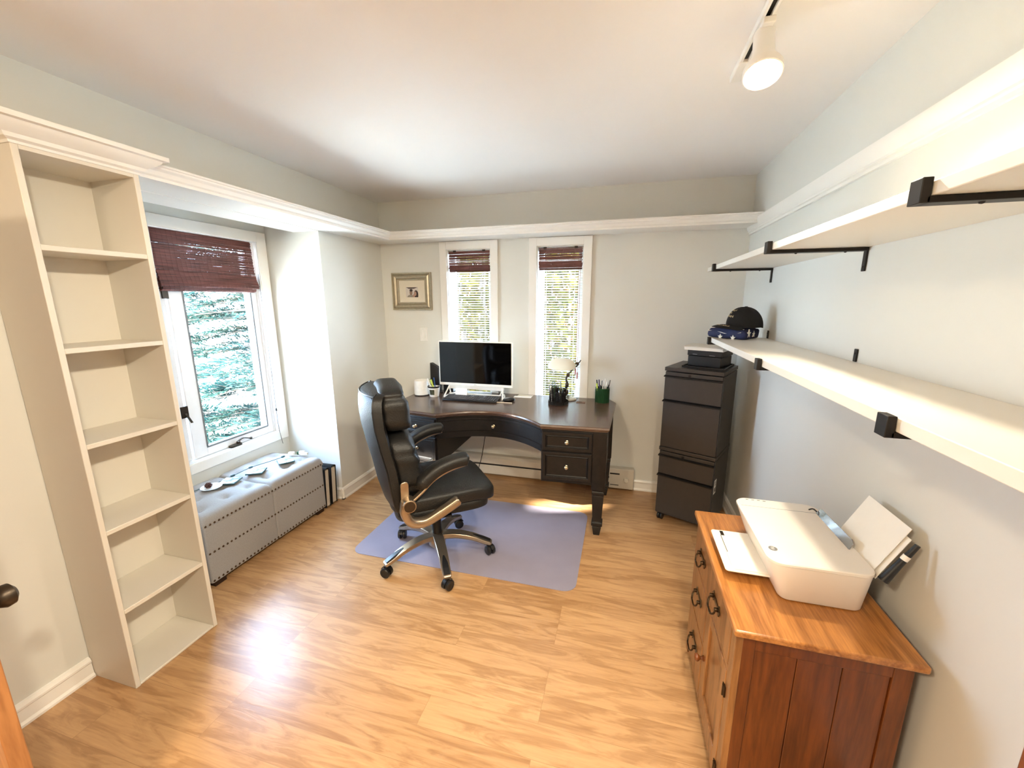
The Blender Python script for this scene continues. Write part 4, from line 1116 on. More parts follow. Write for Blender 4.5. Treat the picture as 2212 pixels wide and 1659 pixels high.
for i, (dx, dy, rz, z, th, lab) in enumerate(((-.005, -.008, -.03, 1.2685, .020, 'thick white paper stack lying on the black box'), (-.014, -.012, .03, 1.289, .006, 'loose white sheets on top of the paper stack on the black box'))):
    bm = BM(); r2 = random.Random(i)
    for k in range(5): q = r2.uniform(-.003, .003); box(bm, -.125+q, .120+q, -.125-q, .10-q, th*k/5+.0002, th*(k+1)/5-.0002)
    o = obj('paper_stack', bm, M['paper'] if i == 0 else M['whitecloth'], loc=cabpt(.222+dx, .215+dy, z), rot=(0, 0, CA+rz)); tag(o, lab, 'papers')

# ------------------------------------------------------------------ wall shelves with black brackets
def shelf(z0, z1, y1, lab):
    t = obj('wall_shelf', bx(.535, XR-.001, .405, y1, z0, z1), M['shelfwhite'], bevel=.002)
    return tag(t, lab, 'shelf')
shelf(1.787, 1.813, 3.085, 'upper long white wall shelf on the right wall')
shelf(1.341, 1.370, 2.825, 'lower long white wall shelf on the right wall with the cap on its far end')
def bracket(y, zb, up, lab):
    """bar under the board with a front hook and a tab screwed to the wall"""
    t = empty('shelf_bracket', (XR, y, zb), 0, lab, 'shelf bracket')
    bm = BM(); w = .018
    box(bm, .527-XR, -.006, -w, w, -.013, -.001)
    box(bm, .516-XR, .533-XR, -w, w, -.013, .032)
    if up: box(bm, -.012, -.001, -w*.5, w*.5, -.013, -.001); box(bm, -.0065, -.0005, -w*.55, w*.55, .031, .078)
    else: box(bm, -.007, -.0005, -w*.6, w*.6, -.085, -.001)
    obj('arm', bm, M['black_metal'], t, bevel=.0015)
    bm = BM()
    for x in (.62-XR, .78-XR): lathe(bm, [(.005, 0), (.004, .003), (.0005, .004)], (x, 0, -.013), 8, M=Matrix.Rotation(PI, 4, 'X'))
    zt = .062 if up else -.07
    lathe(bm, [(.0045, 0), (.004, .002), (.0005, .003)], (-.0065 if up else -.007, 0, zt), 8, M=Matrix.Rotation(-PI/2, 4, 'Y'))
    obj('screw', bm, M['black_metal'], t, smooth=60)
for y, lab in ((2.83, 'black bracket under the far end of the upper shelf'), (1.83, 'middle black bracket under the upper shelf'), (.985, 'nearest black bracket under the upper shelf')): bracket(y, 1.787, False, lab)
for y, lab in ((2.765, 'black bracket under the lower shelf below the folded flag'), (1.785, 'middle black bracket under the lower shelf'), (.957, 'nearest black bracket under the lower shelf')): bracket(y, 1.341, True, lab)

# ------------------------------------------------------------------ folded flag and cap
t = empty('folded_flag', (.665, 2.735, 1.3705), 0, 'folded navy flag with white stars under the black cap', 'flag')
tri = [Vector((-.155, .075)), Vector((.015, -.135)), Vector((.15, .060))]
def rtri(scale, r=.030):
    c = sum(tri, Vector((0, 0)))/3; P = [c+(p-c)*scale for p in tri]; out = []
    for i in range(3):
        a, b, d = P[i-1], P[i], P[(i+1) % 3]
        u, v = (a-b).normalized(), (d-b).normalized()
        for k in range(7):
            s = k/6; p0 = b+u*r; p1 = b+v*r; out.append(p0*(1-s)**2 + b*2*s*(1-s) + p1*s*s)
        for k in range(1, 6): out.append(p1.lerp(d + (b-d).normalized()*r, k/6))
    return out
bm = BM(); rings = []
for s, z in ((.86, .002), (.95, .006), (1.0, .018), (1.01, .032), (.99, .046), (.93, .056), (.82, .062), (.55, .066)):
    rr = rtri(s); rings.append([(p.x+.003*math.sin(p.y*60+z*80), p.y, z+.0035*math.sin(p.x*42+p.y*25)*(z/.066)) for p in rr])
loft(bm, rings); obj('cloth', bm, M['navy'], t, smooth=70)
def star(bm, c, R, u, v, n_, th=.0016):
    c, u, v, n_ = Vector(c), Vector(u), Vector(v), Vector(n_)
    pts = [c+u*(R*(1 if k % 2 == 0 else .42)*math.cos(PI/2+k*PI/5))+v*(R*(1 if k % 2 == 0 else .42)*math.sin(PI/2+k*PI/5)) for k in range(10)]
    loft(bm, [[p-n_*.004 for p in pts], [p+n_*th for p in pts]])
e1 = (tri[1]-tri[0]).normalized(); o1 = Vector((e1.y, -e1.x))   # outward of the edge facing the room
e2 = (tri[2]-tri[1]).normalized(); o2 = Vector((e2.y, -e2.x))
bm = BM()
def on1(s, z, bulge=.0): p = tri[0].lerp(tri[1], s)*1.008+o1*.001; return (p.x, p.y, z)
def on2(s, z): p = tri[1].lerp(tri[2], s)*1.008+o2*.001; return (p.x, p.y, z)
U1 = (e1.x, e1.y, 0); N1 = (o1.x, o1.y, 0)
star(bm, on1(.40, .010), .017, U1, (0, 0, 1), N1); star(bm, on1(.72, .009), .018, U1, (0, 0, 1), N1)
star(bm, on2(.22, .036), .026, (e2.x, e2.y, 0), (0, 0, 1), (o2.x, o2.y, 0)); star(bm, on2(.52, .03), .02, (e2.x, e2.y, 0), (0, 0, 1), (o2.x, o2.y, 0))
for x, y in ((-.11, .05), (-.03, -.035), (.02, .045)): star(bm, (x, y, .0645), .022, (1, 0, 0), (0, 1, 0), (0, 0, 1), .002)
obj('star', bm, M['whitecloth'], t)
bm = BM()
fold = [tri[0].lerp(tri[1], s)+o1*-.026 for s in (.06, .28, .5, .72, .90)]
top_ = [(p.x, p.y, .0635+.002*math.sin(i*1.4)) for i, p in enumerate(fold)]; low_ = [(p.x+o1.x*.027, p.y+o1.y*.027, .043-(.012 if i in (2, 3) else 0)) for i, p in enumerate(fold)]
loft(bm, [top_, low_, [(p[0]-o1.x*.004, p[1]-o1.y*.004, p[2]-.004) for p in low_], [(p[0], p[1], p[2]-.004) for p in top_]], closed=False)
obj('white_fold', bm, M['whitecloth'], t, smooth=60)

CAPO = Vector((.700, 2.715, 1.4405)); CR = math.radians(193)
t = empty('baseball_cap', CAPO, CR, 'black baseball cap with cream lettering lying on the folded flag', 'cap')
# local +x = towards the brim
def crown(u, la):  # u longitude, la 0..pi/2
    r = math.cos(la)**.75; x, y = .104*r*math.cos(u), .086*r*math.sin(u)
    z = .118*math.sin(la)**.95
    if math.cos(u) > 0: x *= 1+.05*math.sin(2*la)
    z -= .012*max(0, -math.cos(u))*math.sin(2*la)
    return Vector((x + .004*math.sin(5*u)*math.cos(la), y, z + .002*math.sin(7*u+3*la)))
bm = BM(); rings = []
for j in range(13):
    la = (PI/2-.06)*j/12; rings.append([crown(2*PI*k/36, la) for k in range(36)])
loft(bm, rings); obj('crown', bm, M['blackcloth'], t, smooth=70)
bm = BM(); pillow(bm, (0, 0, .119), (.007, .007, .003), nu=10, nv=6); obj('top_button', bm, M['blackcloth'], t, smooth=60)
def brim(a, f):   # a angle -1..1 across, f 0..1 outwards
    th = a*1.15; r0 = Vector((.100*math.cos(th), .084*math.sin(th)))
    ext = .088*math.cos(a*PI/2)**.6 if abs(a) < 1 else 0
    return Vector((r0.x+ext*f, r0.y*(1+.02*f), .012 - .010*f*f - .020*a*a*(.3+f*.7) + .012*(1-a*a)*(f*(1-f))))
bm = BM(); na, nf = 24, 8
for s, off in ((0, .0035), (1, 0)):
    g = [[bm.verts.new(brim(-.99+1.98*i/na, j/nf)+Vector((0, 0, off))) for j in range(nf+1)] for i in range(na+1)]
    for i in range(na):
        for j in range(nf):
            f = (g[i][j], g[i][j+1], g[i+1][j+1], g[i+1][j]); bm.faces.new(f if s == 0 else f[::-1])
    if s == 0: G0 = g
    else:
        for i in range(na): bm.faces.new((G0[i][nf], G0[i+1][nf], g[i+1][nf], g[i][nf]))
obj('brim', bm, M['blackcloth'], t, smooth=70)
bm = BM()
text(bm, 'VIETNAM VET', .0175, lambda x, y: brim(max(-.97, min(.97, x/.082)), .62+y/.075) + Vector((0, 0, .0050)))
def onfront(dx, la0):
    return lambda x, y: crown((x+dx)/.088, la0+y/.125)*1.018
text(bm, 'VIETNAM', .021, onfront(0, .96)); text(bm, 'WAR', .018, onfront(0, .76)); text(bm, 'VETERAN', .021, onfront(0, .56))
obj('embroidery', bm, M['thread'], t)

# ------------------------------------------------------------------ oak washstand
WX0, WX1, WY0, WY1, WZ = .365, .790, 1.135, 1.778, .66
t = empty('washstand', ((WX0+WX1)/2, (WY0+WY1)/2, 0), 0, 'antique golden oak washstand cabinet carrying the printer', 'washstand')
bm = BM(); prism(bm, [(.350, 1.108), (.802, 1.104), (.802, 1.806), (.350, 1.806)], WZ, WZ+.022)
obj('top', loc(bm, t), M['oak_top'], t, bevel=.006, seg=3)
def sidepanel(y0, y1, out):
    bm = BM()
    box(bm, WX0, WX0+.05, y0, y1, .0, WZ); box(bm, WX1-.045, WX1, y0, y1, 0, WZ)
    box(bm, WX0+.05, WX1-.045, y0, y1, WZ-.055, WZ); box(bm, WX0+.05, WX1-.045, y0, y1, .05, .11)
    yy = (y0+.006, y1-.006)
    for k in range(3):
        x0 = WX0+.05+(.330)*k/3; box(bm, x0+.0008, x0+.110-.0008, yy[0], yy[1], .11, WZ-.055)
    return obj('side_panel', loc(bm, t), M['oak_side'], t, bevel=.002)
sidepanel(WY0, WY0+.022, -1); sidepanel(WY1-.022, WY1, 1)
bm = BM()   # face frame
fx0, fx1 = WX0-.002, WX0+.018
box(bm, fx0, fx1, WY0-.001, WY0+.042, .001, WZ-.001); box(bm, fx0, fx1, WY1-.042, WY1+.001, .001, WZ-.001)
box(bm, fx0, fx1, WY0+.042, WY1-.042, WZ-.020, WZ); box(bm, fx0, fx1, WY0+.042, WY1-.042, .480, .500); box(bm, fx0, fx1, WY0+.042, WY1-.042, .035, .060)
box(bm, fx0, fx1, 1.455, 1.480, .060, .480); box(bm, fx0, fx1, 1.480, WY1-.042, .275, .293)
obj('face_frame', loc(bm, t), M['oak_front'], t, bevel=.002)
obj('back_panel', loc(bx(WX1-.012, WX1-.002, WY0+.022, WY1-.022, .05, WZ), t), M['oak_side'], t)
def front(y0, y1, z0, z1, name, raised=False):
    bm = BM(); g = .003
    if not raised:
        box(bm, WX0-.004, WX0+.016, y0+g, y1-g, z0+g, z1-g)
    else:
        s = .045
        box(bm, WX0-.004, WX0+.016, y0+g, y0+s, z0+g, z1-g); box(bm, WX0-.004, WX0+.016, y1-s, y1-g, z0+g, z1-g)
        box(bm, WX0-.004, WX0+.016, y0+s, y1-s, z0+g, z0+s+.02); box(bm, WX0-.004, WX0+.016, y0+s, y1-s, z1-s, z1-g)
        box(bm, WX0+.005, WX0+.013, y0+s, y1-s, z0+s+.02, z1-s)
    return obj(name, loc(bm, t), M['oak_front'], t, bevel=.003)
M['pull'] = mat('dark_antique_brass', (72, 56, 38), .35, .8)
def bail(par, y, z):
    bm = BM(); x = WX0-.005
    for s in (-1, 1):
        o = [(y+s*.040+.014*math.cos(a)*(1+.25*math.cos(4*a)), z+.016*math.sin(a)*(1+.25*math.cos(4*a))) for a in [2*PI*k/20 for k in range(20)]]
        prism(bm, o, x-.003, x, 'x'); pillow(bm, (x-.008, y+s*.036, z+.002), (.008, .006, .006), nu=10, nv=6)
    box(bm, x-.002, x, y-.035, y+.035, z-.008, z+.008)
    tube(bm, smoothpts([(x-.010, y-.036, z+.002), (x-.016, y-.038, z-.012), (x-.022, y-.022, z-.026), (x-.024, y, z-.022), (x-.022, y+.022, z-.026), (x-.016, y+.038, z-.012), (x-.010, y+.036, z+.002)], 4), .0034, 6)
    obj('bail_pull', loc(bm, t), M['pull'], par, smooth=45)
d = front(WY0+.042, WY1-.042, .500, WZ-.020, 'drawer'); bail(d, 1.355, .572); bail(d, 1.612, .572)
d = front(1.480, WY1-.042, .293, .480, 'drawer'); bail(d, 1.608, .395)
d = front(1.480, WY1-.042, .060, .275, 'drawer'); bail(d, 1.608, .180)
d = front(WY0+.042, 1.455, .060, .480, 'door', True)
bm = BM(); lathe(bm, [(.010, 0), (.011, .004), (.006, .008), (.006, .014), (.013, .020), (.015, .027), (.011, .033), (.0005, .035)], (0, 0, 0), 16, M=Matrix.Rotation(-PI/2, 4, 'Y'))
bmesh.ops.translate(bm, verts=bm.verts, vec=(WX0-.004, 1.438, .262)); obj('knob', loc(bm, t), M['oak_side'], d, smooth=60)
for z in (.408, .105):
    bm = BM(); box(bm, WX0-.0075, WX0-.002, WY0+.030, WY0+.052, z-.018, z+.018); cyl(bm, (WX0-.008, WY0+.041, z-.02), (WX0-.008, WY0+.041, z+.02), .003, 8)
    obj('hinge', loc(bm, t), M['pull'], d, smooth=40)

# ------------------------------------------------------------------ ink-jet printer
PT = WZ+.0225
t = empty('printer', (.60, 1.455, PT), 0, 'ivory white home printer with paper loaded on the oak washstand', 'printer')
px0, px1, py0, py1 = .462, .742, 1.243, 1.668
H = .148
def rr3(x0, x1, y0, y1, r, z): return [(x, y, z) for x, y in rrect(x0, x1, y0, y1, r, 6)]
bm = BM()
loft(bm, [rr3(px0+.055, px1-.012, py0+.036, py1-.036, .022, PT+.003), rr3(px0+.050, px1-.008, py0+.032, py1-.032, .024, PT+.008), rr3(px0+.004, px1-.002, py0+.003, py1-.003, .040, PT+H-.016), rr3(px0+.003, px1-.001, py0+.002, py1-.002, .042, PT+H-.012)])
obj('body', loc(bm, t), M['printer'], t, smooth=40)
bm = BM()
loft(bm, [rr3(px0+.004, px1-.002, py0+.003, py1-.003, .040, PT+H-.0115), rr3(px0, px1, py0, py1, .042, PT+H-.010), rr3(px0, px1, py0, py1, .042, PT+H-.003), rr3(px0+.003, px1-.003, py0+.003, py1-.003, .040, PT+H)])
obj('scanner_lid', loc(bm, t), M['printer'], t, smooth=40)
obj('lid_seam', loc(bx(px0+.01, px1-.01, 1.5995, 1.601, PT+H-.002, PT+H+.0003), t), M['grey'], t)
bm = BM(); lathe(bm, [(.0125, 0), (.0125, .0008), (.001, .0009)], (.492, 1.318, PT+H), 24); obj('badge', loc(bm, t), M['grey'], t)
bm = BM(); text(bm, 'hp', .017, lambda x, y: (.4925+y-.12*x*0, 1.3185-x, PT+H+.0012)); obj('badge_mark', loc(bm, t), M['printer'], t)
bm = BM()
for x in (.500, .520, .540, .560): prism(bm, rrect(x, x+.010, 1.652, 1.656, .0015, 2), PT+H, PT+H+.0008)
obj('button', loc(bm, t), M['grey'], t)
bm = BM(); box(bm, px0+.062, px0+.10, py0+.06, py1-.06, PT+.012, PT+.075); obj('paper_exit', loc(bm, t), M['cabdark'], t)
# output tray reaching to the front
TZ = PT+.030
bm = BM(); prism(bm, rrect(.372, .56, 1.338, 1.592, .012), TZ, TZ+.006)
obj('output_tray', loc(bm, t), M['printer'], t, bevel=.002)
bm = BM(); prism(bm, rrect(.395, .56, 1.345, 1.585, .01), TZ+.006, TZ+.010); to_ = obj('tray_extension', loc(bm, t), M['printer'], t, bevel=.001)
bm = BM(); box(bm, .400, .412, 1.548, 1.578, TZ+.0095, TZ+.0108); box(bm, .398, .400, 1.44, 1.55, TZ+.0095, TZ+.0105); obj('tray_latch', loc(bm, t), M['bronze'], to_)
obj('ink_door', loc(bx(px0+.05, px0+.056, 1.36, 1.60, PT+.010, PT+.05), t), M['grey'], t)
# rear feed: glossy flap, guide
sl = Vector((.075, 0, .155)).normalized()
def tilt(x, y, s, dn=0): return Vector((x, y, 0)) + sl*s + Vector((-sl.z, 0, sl.x))*dn
bm = BM(); A = [tilt(.716, y, s, 0)+Vector((0, 0, PT+H-.006)) for y, s in ((1.372, -.002), (1.604, -.002), (1.596, .032), (1.392, .036), (1.376, .028))]
loft(bm, [A, [p+Vector((.003, 0, -.0015)) for p in A]])
obj('feed_flap', loc(bm, t), mat('smoked_glossy_plastic', (150, 150, 150), .06, .7), t)
bm = BM(); A = [tilt(.742, y, s, -.014)+Vector((0, 0, PT+H-.03)) for y, s in ((1.32, .01), (1.47, .01), (1.47, .10), (1.32, .10))]
loft(bm, [A, [p+Vector((.006, 0, -.003)) for p in A]])
obj('paper_support', loc(bm, t), M['blackplastic'], t)
bm = BM(); tube(bm, [tilt(.752, 1.256, .0)+Vector((0, 0, PT+H-.016)), tilt(.752, 1.256, .06)+Vector((0, 0, PT+H-.02)), tilt(.752, 1.254, .140)+Vector((0, 0, PT+H-.02))], [.014, .010, .007], 10)
gd = obj('paper_guide', loc(bm, t), M['blackplastic'], t, smooth=50)
bm = BM(); tube(bm, [tilt(.752, 1.2555, .085)+Vector((0, 0, PT+H-.02)), tilt(.752, 1.2552, .100)+Vector((0, 0, PT+H-.02))], .0098, 10); obj('guide_band', loc(bm, t), M['paper'], gd, smooth=50)
bm = BM(); tube(bm, smoothpts([(.70, 1.615, PT+H+.004), (.715, 1.612, PT+H+.010), (.735, 1.600, PT+H-.01)], 4), .0025, 6); obj('wire_catch', loc(bm, t), M['cable'], t, smooth=60)
for i, (y0, y1, s1, dn, lab) in enumerate(((1.290, 1.500, .175, .004, 'white sheet of paper standing in the rear feed of the printer'), (1.276, 1.486, .150, -.003, 'white sheet just behind the front sheet in the printer feed'))):
    bm = BM(); A = [tilt(.742, y, s, dn)+Vector((0, 0, PT+H-.025)) for y, s in ((y0, .0), (y1, .0), (y1, s1), (y0, s1))]
    loft(bm, [A, [p+Vector((.0012, 0, -.0006)) for p in A]])
    tag(obj('paper_sheet', bm, M['paper']), lab, 'paper')

# ------------------------------------------------------------------ track light
t = empty('ceiling_track', (.375, .9, ZC), 0, 'white track rail screwed to the ceiling', 'track rail')
bm = BM(); prism(bm, [(-.018, 0), (-.018, -.022), (-.008, -.022), (-.008, -.012), (.008, -.012), (.008, -.022), (.018, -.022), (.018, 0)], -1.4, 1.045, 'y'); obj('rail', bm, M['trim'], t, bevel=.001)
obj('groove', bx(-.0075, .0075, -1.4, .95, -.0125, -.0115), M['cabdark'], t)
bm = BM(); box(bm, -.020, .020, .91, 1.05, -.025, -.001); obj('end_feed', bm, M['trim'], t, bevel=.003)
M['lampface'] = emit('warm_lamp_lens', (255, 226, 176), LAMP_FACE if 'LAMP_FACE' in globals() else 14)
def head(y, aim, lab):
    t = empty('spot_lamp', (.380, y, ZC-.022), 0, lab, 'spotlight')
    bm = BM(); box(bm, -.017, .017, -.05, .05, -.018, .0005); obj('adapter', bm, M['trim'], t, bevel=.003)
    ax = Vector(aim).normalized(); q = ax.to_track_quat('Z', 'Y').to_matrix().to_4x4()
    top_ = Vector((0, 0, -.024))
    MM = Matrix.Translation(top_) @ q
    bm = BM(); lathe(bm, [(.001, -.012), (.022, -.010), (.030, -.002), (.031, .075), (.034, .090), (.050, .118), (.055, .128), (.055, .148), (.052, .150), (.049, .146), (.049, .130), (.02, .126)], (0, 0, 0), 32, M=MM, cap=False)
    obj('shade', bm, M['trim'], t, smooth=40)
    bm = BM(); lathe(bm, [(.048, .141), (.040, .145), (.02, .147), (.0005, .1475)], (0, 0, 0), 28, M=MM, cap=False); obj('lens', bm, M['lampface'], t, smooth=60)
    return t, t.location + top_ + ax*.158, ax
HEADS = [head(1.61, (-.05, -.42, -1), 'white flared spotlight hanging lit near the far end of the ceiling track')]
HEADS.append(head(.55, (-.85, .5, -1), 'white flared spotlight above the camera on the ceiling track'))  # out-of-view head added to brighten the floor
HEADS.append(head(-.30, (-.9, .75, -1), 'white flared spotlight behind the camera on the ceiling track'))  # second out-of-view head added as warm fill
# ------------------------------------------------------------------ outdoors
struct('ground', bx(-40, 20, -20, 40, -2.65, -2.6), mat('pale_sunlit_gravel', (226, 220, 204), .9, noise=.15, nscale=.8))
SUN_D = None
M['bark'] = mat('grey_brown_bark', (122, 108, 96), .9, noise=.3, nscale=12, bump=.4, bscale=40)
M['needles'] = leaf_mat('blue_green_needles', (36, 60, 58), (72, 104, 96), .4)
M['leaves_y'] = leaf_mat('yellow_green_leaves', (44, 46, 14), (92, 80, 28), .35)
M['leaves_b'] = leaf_mat('russet_leaves', (58, 36, 18), (96, 64, 32), .35)
SUN_DIR = Vector((.86, .32, -.33)).normalized()     # direction the sunlight travels
GAPS = [((-.37, 2.955), .15, .060), ((-.88, 2.935), .03, .015), ((-.95, 2.90), .018, .012), ((-.80, 2.962), .022, .013), ((-1.0, 2.93), .012, .009)]  # openings left in the foliage to place sun patches on the floor
def lit(p, g=1.0):
    """does this leaf stand in one of the small gaps that let the sun reach the floor?"""
    s = p.z / -SUN_DIR.z; q = p + SUN_DIR*s
    return any(((q.x-c[0])/a)**2 + ((q.y-c[1])/b)**2 < g for c, a, b in GAPS)
def spray(bm, p, d, L_, n, w, rnd, droop=.3):
    """a flat fan of narrow needles along a twig"""
    d = d.normalized(); side = d.cross(Vector((0, 0, 1))).normalized()
    for k in range(n):
        f = k/n; b = p + d*L_*f + Vector((0, 0, -droop*L_*f*f))
        for s in (-1, 1):
            if rnd.random() < .12: continue
            l = L_*.42*(1-.6*f)*rnd.uniform(.7, 1.2)
            t = (d*.75 + side*s*.8 + Vector((0, 0, rnd.uniform(-.25, .35)))).normalized()
            e = b + t*l; nn = t.cross(Vector((rnd.uniform(-.3, .3), rnd.uniform(-.3, .3), 1))).normalized()*w
            if lit(b) or lit(e): continue
            vs = [bm.verts.new(q) for q in (b, b+t*l*.5+nn, e, b+t*l*.5-nn)]
            bm.faces.new(vs)
def conifer(x, y, z0, h, r0, r1, lab, seed, nb, needle_n, trunk=.10, zmin=-2, dirs=None):
    rnd = random.Random(seed); t = empty('evergreen_tree', (x, y, z0), 0, lab, 'tree', 'evergreens outside the window')
    wood_ = BM(); fol = BM(); base = Vector((x, y, z0))
    tube(wood_, [base, base+Vector((.03, .02, h*.5)), base+Vector((0, 0, h))], [trunk, trunk*.7, .015], 10)
    for k in range(nb):
        f = (k+rnd.random())/nb; z = h*(.06+.92*f); a = k*2.39996+rnd.uniform(-.3, .3)
        if dirs is not None and rnd.random() < .55: a = dirs + rnd.uniform(-1.0, 1.0)
        L_ = (r0*(1-f)+r1*f)*rnd.uniform(.75, 1.15); d = Vector((math.cos(a), math.sin(a), rnd.uniform(.0, .25)))
        p0 = base+Vector((0, 0, z)); pts = [p0+d*L_*s+Vector((0, 0, -.22*L_*s*s)) for s in (0, .25, .5, .75, 1)]
        tube(wood_, pts, [.030*(1-f*.6), .022, .015, .009, .004], 5)
        for j in range(int(9+L_*9)):
            s = .18+.82*rnd.random(); i0 = min(3, int(s*4)); q = pts[i0].lerp(pts[i0+1], s*4-i0)
            td = (d.normalized()*rnd.uniform(.5, 1) + d.cross(Vector((0, 0, 1))).normalized()*rnd.choice((-1, 1))*rnd.uniform(.3, 1) + Vector((0, 0, rnd.uniform(-.2, .25))))
            l2 = rnd.uniform(.22, .5)
            tube(wood_, [q, q+td.normalized()*l2], [.005, .002], 4)
            spray(fol, q, td, l2*1.3, needle_n, .015, rnd)
    obj('branches', loc(wood_, t), M['bark'], t, smooth=60); fo = obj('foliage', loc(fol, t), M['needles'], t); fo['kind'] = 'stuff'
    return t
conifer(-5.3, 6.1, -2.6, 6.8, 3.1, 1.5, 'blue-green evergreen filling the view from the alcove window', 11, 130, 15, dirs=-1.75)
conifer(-12.6, 9.4, -2.6, 8.5, 2.6, 1.0, 'hazy evergreen standing farther off behind the nearer one', 5, 60, 10)
def bush(x, y, z0, h, r, m, lab, seed, n, name='shrub'):
    rnd = random.Random(seed); t = empty(name, (x, y, z0), 0, lab, 'shrub', 'shrubs behind the back windows')
    wood_ = BM(); fol = BM(); base = Vector((x, y, z0))
    for k in range(9):
        a = k*2.4; tip = base+Vector((math.cos(a)*r*.5, math.sin(a)*r*.5, h*rnd.uniform(.7, 1)))
        tube(wood_, smoothpts([base, base.lerp(tip, .5)+Vector((rnd.uniform(-.1, .1), rnd.uniform(-.1, .1), .1)), tip], 3), [.04-.004*i for i in range(7)], 5)
    for k in range(n):
        a, u, v = rnd.uniform(0, 2*PI), rnd.random()**.4, rnd.uniform(0, 1)
        rr = r*u*(.55+.45*math.sin(PI*min(1, v*1.05))); p = base+Vector((math.cos(a)*rr, math.sin(a)*rr, h*(.08+.95*v)))
        s = rnd.uniform(.05, .10); d1 = Vector((rnd.uniform(-1, 1), rnd.uniform(-1, 1), rnd.uniform(-1, 1))).normalized(); d2 = d1.cross(Vector((rnd.uniform(-1, 1), rnd.uniform(-1, 1), rnd.uniform(-1, 1)))).normalized()
        vs = [bm_v for bm_v in (fol.verts.new(p-d1*s), fol.verts.new(p+d2*s*.45), fol.verts.new(p+d1*s), fol.verts.new(p-d2*s*.45))]; fol.faces.new(vs)
    obj('stems', loc(wood_, t), M['bark'], t); fo = obj('foliage', loc(fol, t), m, t); fo['kind'] = 'stuff'
def shade_tree(x, y, z0, zc, R3, n, lab, seed):
    rnd = random.Random(seed); t = empty('maple_tree', (x, y, z0), 0, lab, 'tree')
    wood_ = BM(); fol = BM(); base = Vector((x, y, z0)); c = Vector((x, y, zc))
    tube(wood_, [base, base.lerp(c, .35), base.lerp(c, .72)], [.16, .12, .06], 10)
    for k in range(14):
        d = Vector((math.cos(k*2.4), math.sin(k*2.4), rnd.uniform(-.3, .8))).normalized(); pts = smoothpts([base.lerp(c, .72), c+d*.7, c+Vector((d.x*R3[0], d.y*R3[1], d.z*R3[2]))*.9], 3)
        if not any(lit(q, 6) for q in pts): tube(wood_, pts, [.05-.006*i for i in range(7)], 5)
    k = 0
    while k < n:
        v = Vector((rnd.uniform(-1, 1), rnd.uniform(-1, 1), rnd.uniform(-1, 1)))
        if v.length > 1: continue
        k += 1
        p = c+Vector((v.x*R3[0], v.y*R3[1], v.z*R3[2])); s = rnd.uniform(.05, .085)
        d1 = Vector((rnd.uniform(-1, 1), rnd.uniform(-1, 1), rnd.uniform(-.4, .4))).normalized(); d2 = d1.cross(Vector((rnd.uniform(-1, 1), rnd.uniform(-1, 1), rnd.uniform(-1, 1)))).normalized()
        if any(lit(q) for q in (p, p-d1*s, p+d1*s, p+d2*s*.6, p-d2*s*.6)): continue
        fol.faces.new([fol.verts.new(q) for q in (p-d1*s, p+d2*s*.6, p+d1*s, p-d2*s*.6)])
    obj('branches', loc(wood_, t), M['bark'], t, smooth=60); fo = obj('foliage', loc(fol, t), M['needles'], t); fo['kind'] = 'stuff'
shade_tree(-12.97, -1.64, -2.6, 5.16, (1.15, 1.25, 1.45), 9000, 'leafy maple shading the alcove window from the sun', 8)  # out-of-view tree added to block the sun except through the gaps
bush(-3.0, 7.6, -2.6, 7.4, 1.05, M['leaves_y'], 'yellow-green bushy tree seen through the window behind the monitor', 2, 11000)
bush(-1.5, 11.2, -2.6, 8.0, 1.5, M['leaves_b'], 'russet-brown bushy tree between the two back window views', 3, 14000)
bush(-1.02, 7.6, -2.6, 7.4, .95, M['leaves_y'], 'yellow-green bushy tree seen through the window behind the lamp', 4, 10500)
bush(-4.5, 11.2, -2.6, 8.0, 1.6, M['leaves_b'], 'russet-brown bushy tree far left behind the monitor window', 6, 14000)

struct('eave', bx(-3.0, XR+.5, YB+WT, YB+1.0, 2.30, 2.38), M['trim'])  # unseen overhang added to keep high sky light off the blind slats
# ------------------------------------------------------------------ light
W = bpy.data.worlds.new('sky'); SC.world = W; W.use_nodes = True
nt = W.node_tree; N, L = nt.nodes, nt.links
bg = N['Background']; tc = N.new('ShaderNodeTexCoord'); sp = N.new('ShaderNodeSeparateXYZ'); L.new(tc.outputs['Generated'], sp.inputs[0])
cr = N.new('ShaderNodeValToRGB'); e = cr.color_ramp.elements
e[0].position = .35; e[0].color = (.64, .81, 1.0, 1); e[1].position = .9; e[1].color = (.40, .65, 1.0, 1)
mr = N.new('ShaderNodeMapRange'); mr.inputs[1].default_value = -1; mr.inputs[2].default_value = 1
L.new(sp.outputs['Z'], mr.inputs[0]); L.new(mr.outputs[0], cr.inputs[0]); L.new(cr.outputs[0], bg.inputs[0])
bg.inputs[1].default_value = SKY
def light(name, kind, loc_, energy, col, **k):
    l = bpy.data.lights.new(name, kind); l.energy = energy; l.color = col
    for a, b in k.items(): setattr(l, a, b)
    o = bpy.data.objects.new(name, l); COL.objects.link(o); o.location = loc_; return o
s = light('sun', 'SUN', (-6, -3, 6), SUN, (1, .93, .80), angle=math.radians(.6)); s.rotation_euler = SUN_DIR.to_track_quat('-Z', 'Y').to_euler()
for nm, c, sx, sy, d in (('alcove_window_sky', (XA-.13, 2.15, 1.3), .76, 1.50, Vector((1, 0, 0))), ('monitor_window_sky', (-1.313, YB+.12, 1.37), .40, 1.33, Vector((0, -1, 0))), ('lamp_window_sky', (-.52, YB+.12, 1.37), .38, 1.33, Vector((0, -1, 0)))):
    a = light(nm, 'AREA', c, 1, (1, 1, 1), shape='RECTANGLE', size=sx, size_y=sy); a.rotation_euler = d.to_track_quat('-Z', 'Y').to_euler()
    a.data.cycles.is_portal = True
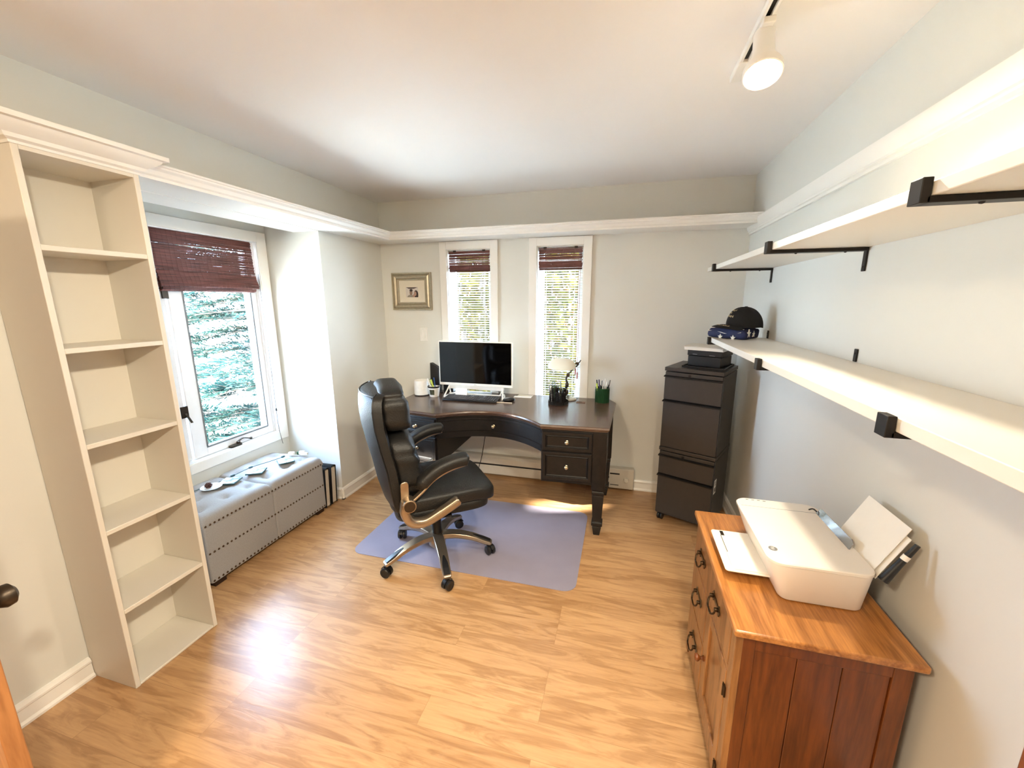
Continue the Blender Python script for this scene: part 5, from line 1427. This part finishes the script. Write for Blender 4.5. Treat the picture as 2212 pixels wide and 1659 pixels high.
WARM = (1.0, .89, .69)
for (t, p, ax), pw in zip(HEADS, SPOTS):
    a = light('spot_bulb', 'SPOT', p, pw[0], WARM, spot_size=math.radians(pw[1]), spot_blend=.55, shadow_soft_size=.045)
    a.rotation_euler = ax.to_track_quat('-Z', 'Y').to_euler()
# unseen hall fixture added behind the camera for warm fill light
t = empty('hall_lamp', (-.85, -.75, ZC), 0, 'round flush ceiling lamp behind the photographer', 'ceiling lamp')
bm = BM(); lathe(bm, [(.17, 0), (.17, -.02), (.15, -.024), (.02, -.024)], (0, 0, 0), 32); obj('rim', bm, M['trim'], t, smooth=40)
bm = BM(); lathe(bm, [(.15, -.025), (.14, -.032), (.08, -.038), (.001, -.040)], (0, 0, 0), 32); obj('bowl', bm, emit('warm_glass_bowl', (255, 228, 190), 4), t, smooth=60)
a = light('hall_bulb', 'AREA', (-.85, -.75, ZC-.05), HALL_FILL, (1.0, .82, .58), shape='DISK', size=.28)

# ------------------------------------------------------------------ camera
f_, yaw, pitch, roll = 870.336, 0.26732947, -0.20379134, -0.00353156
cy, sy, cp, sp_ = math.cos(yaw), math.sin(yaw), math.cos(pitch), math.sin(pitch)
fwd = Vector((-sy*cp, cy*cp, sp_)); right = Vector((cy, sy, 0)); up = right.cross(fwd)
c, s_ = math.cos(roll), math.sin(roll)
R_, U_ = right*c+up*s_, -right*s_+up*c
cam = bpy.data.cameras.new('camera'); co = bpy.data.objects.new('camera', cam); COL.objects.link(co)
cam.sensor_width = 36; cam.sensor_fit = 'HORIZONTAL'; cam.lens = f_/2212*36; cam.clip_start = .02; cam.clip_end = 200
mw = Matrix(((R_.x, U_.x, -fwd.x, 0), (R_.y, U_.y, -fwd.y, 0), (R_.z, U_.z, -fwd.z, 1.6), (0, 0, 0, 1)))
co.matrix_world = mw
SC.camera = co
SC.view_settings.view_transform = 'Standard'; SC.view_settings.look = 'None'
SC.view_settings.gamma = 1; SC.view_settings.exposure = EXPO; SC.view_settings.use_curve_mapping = False
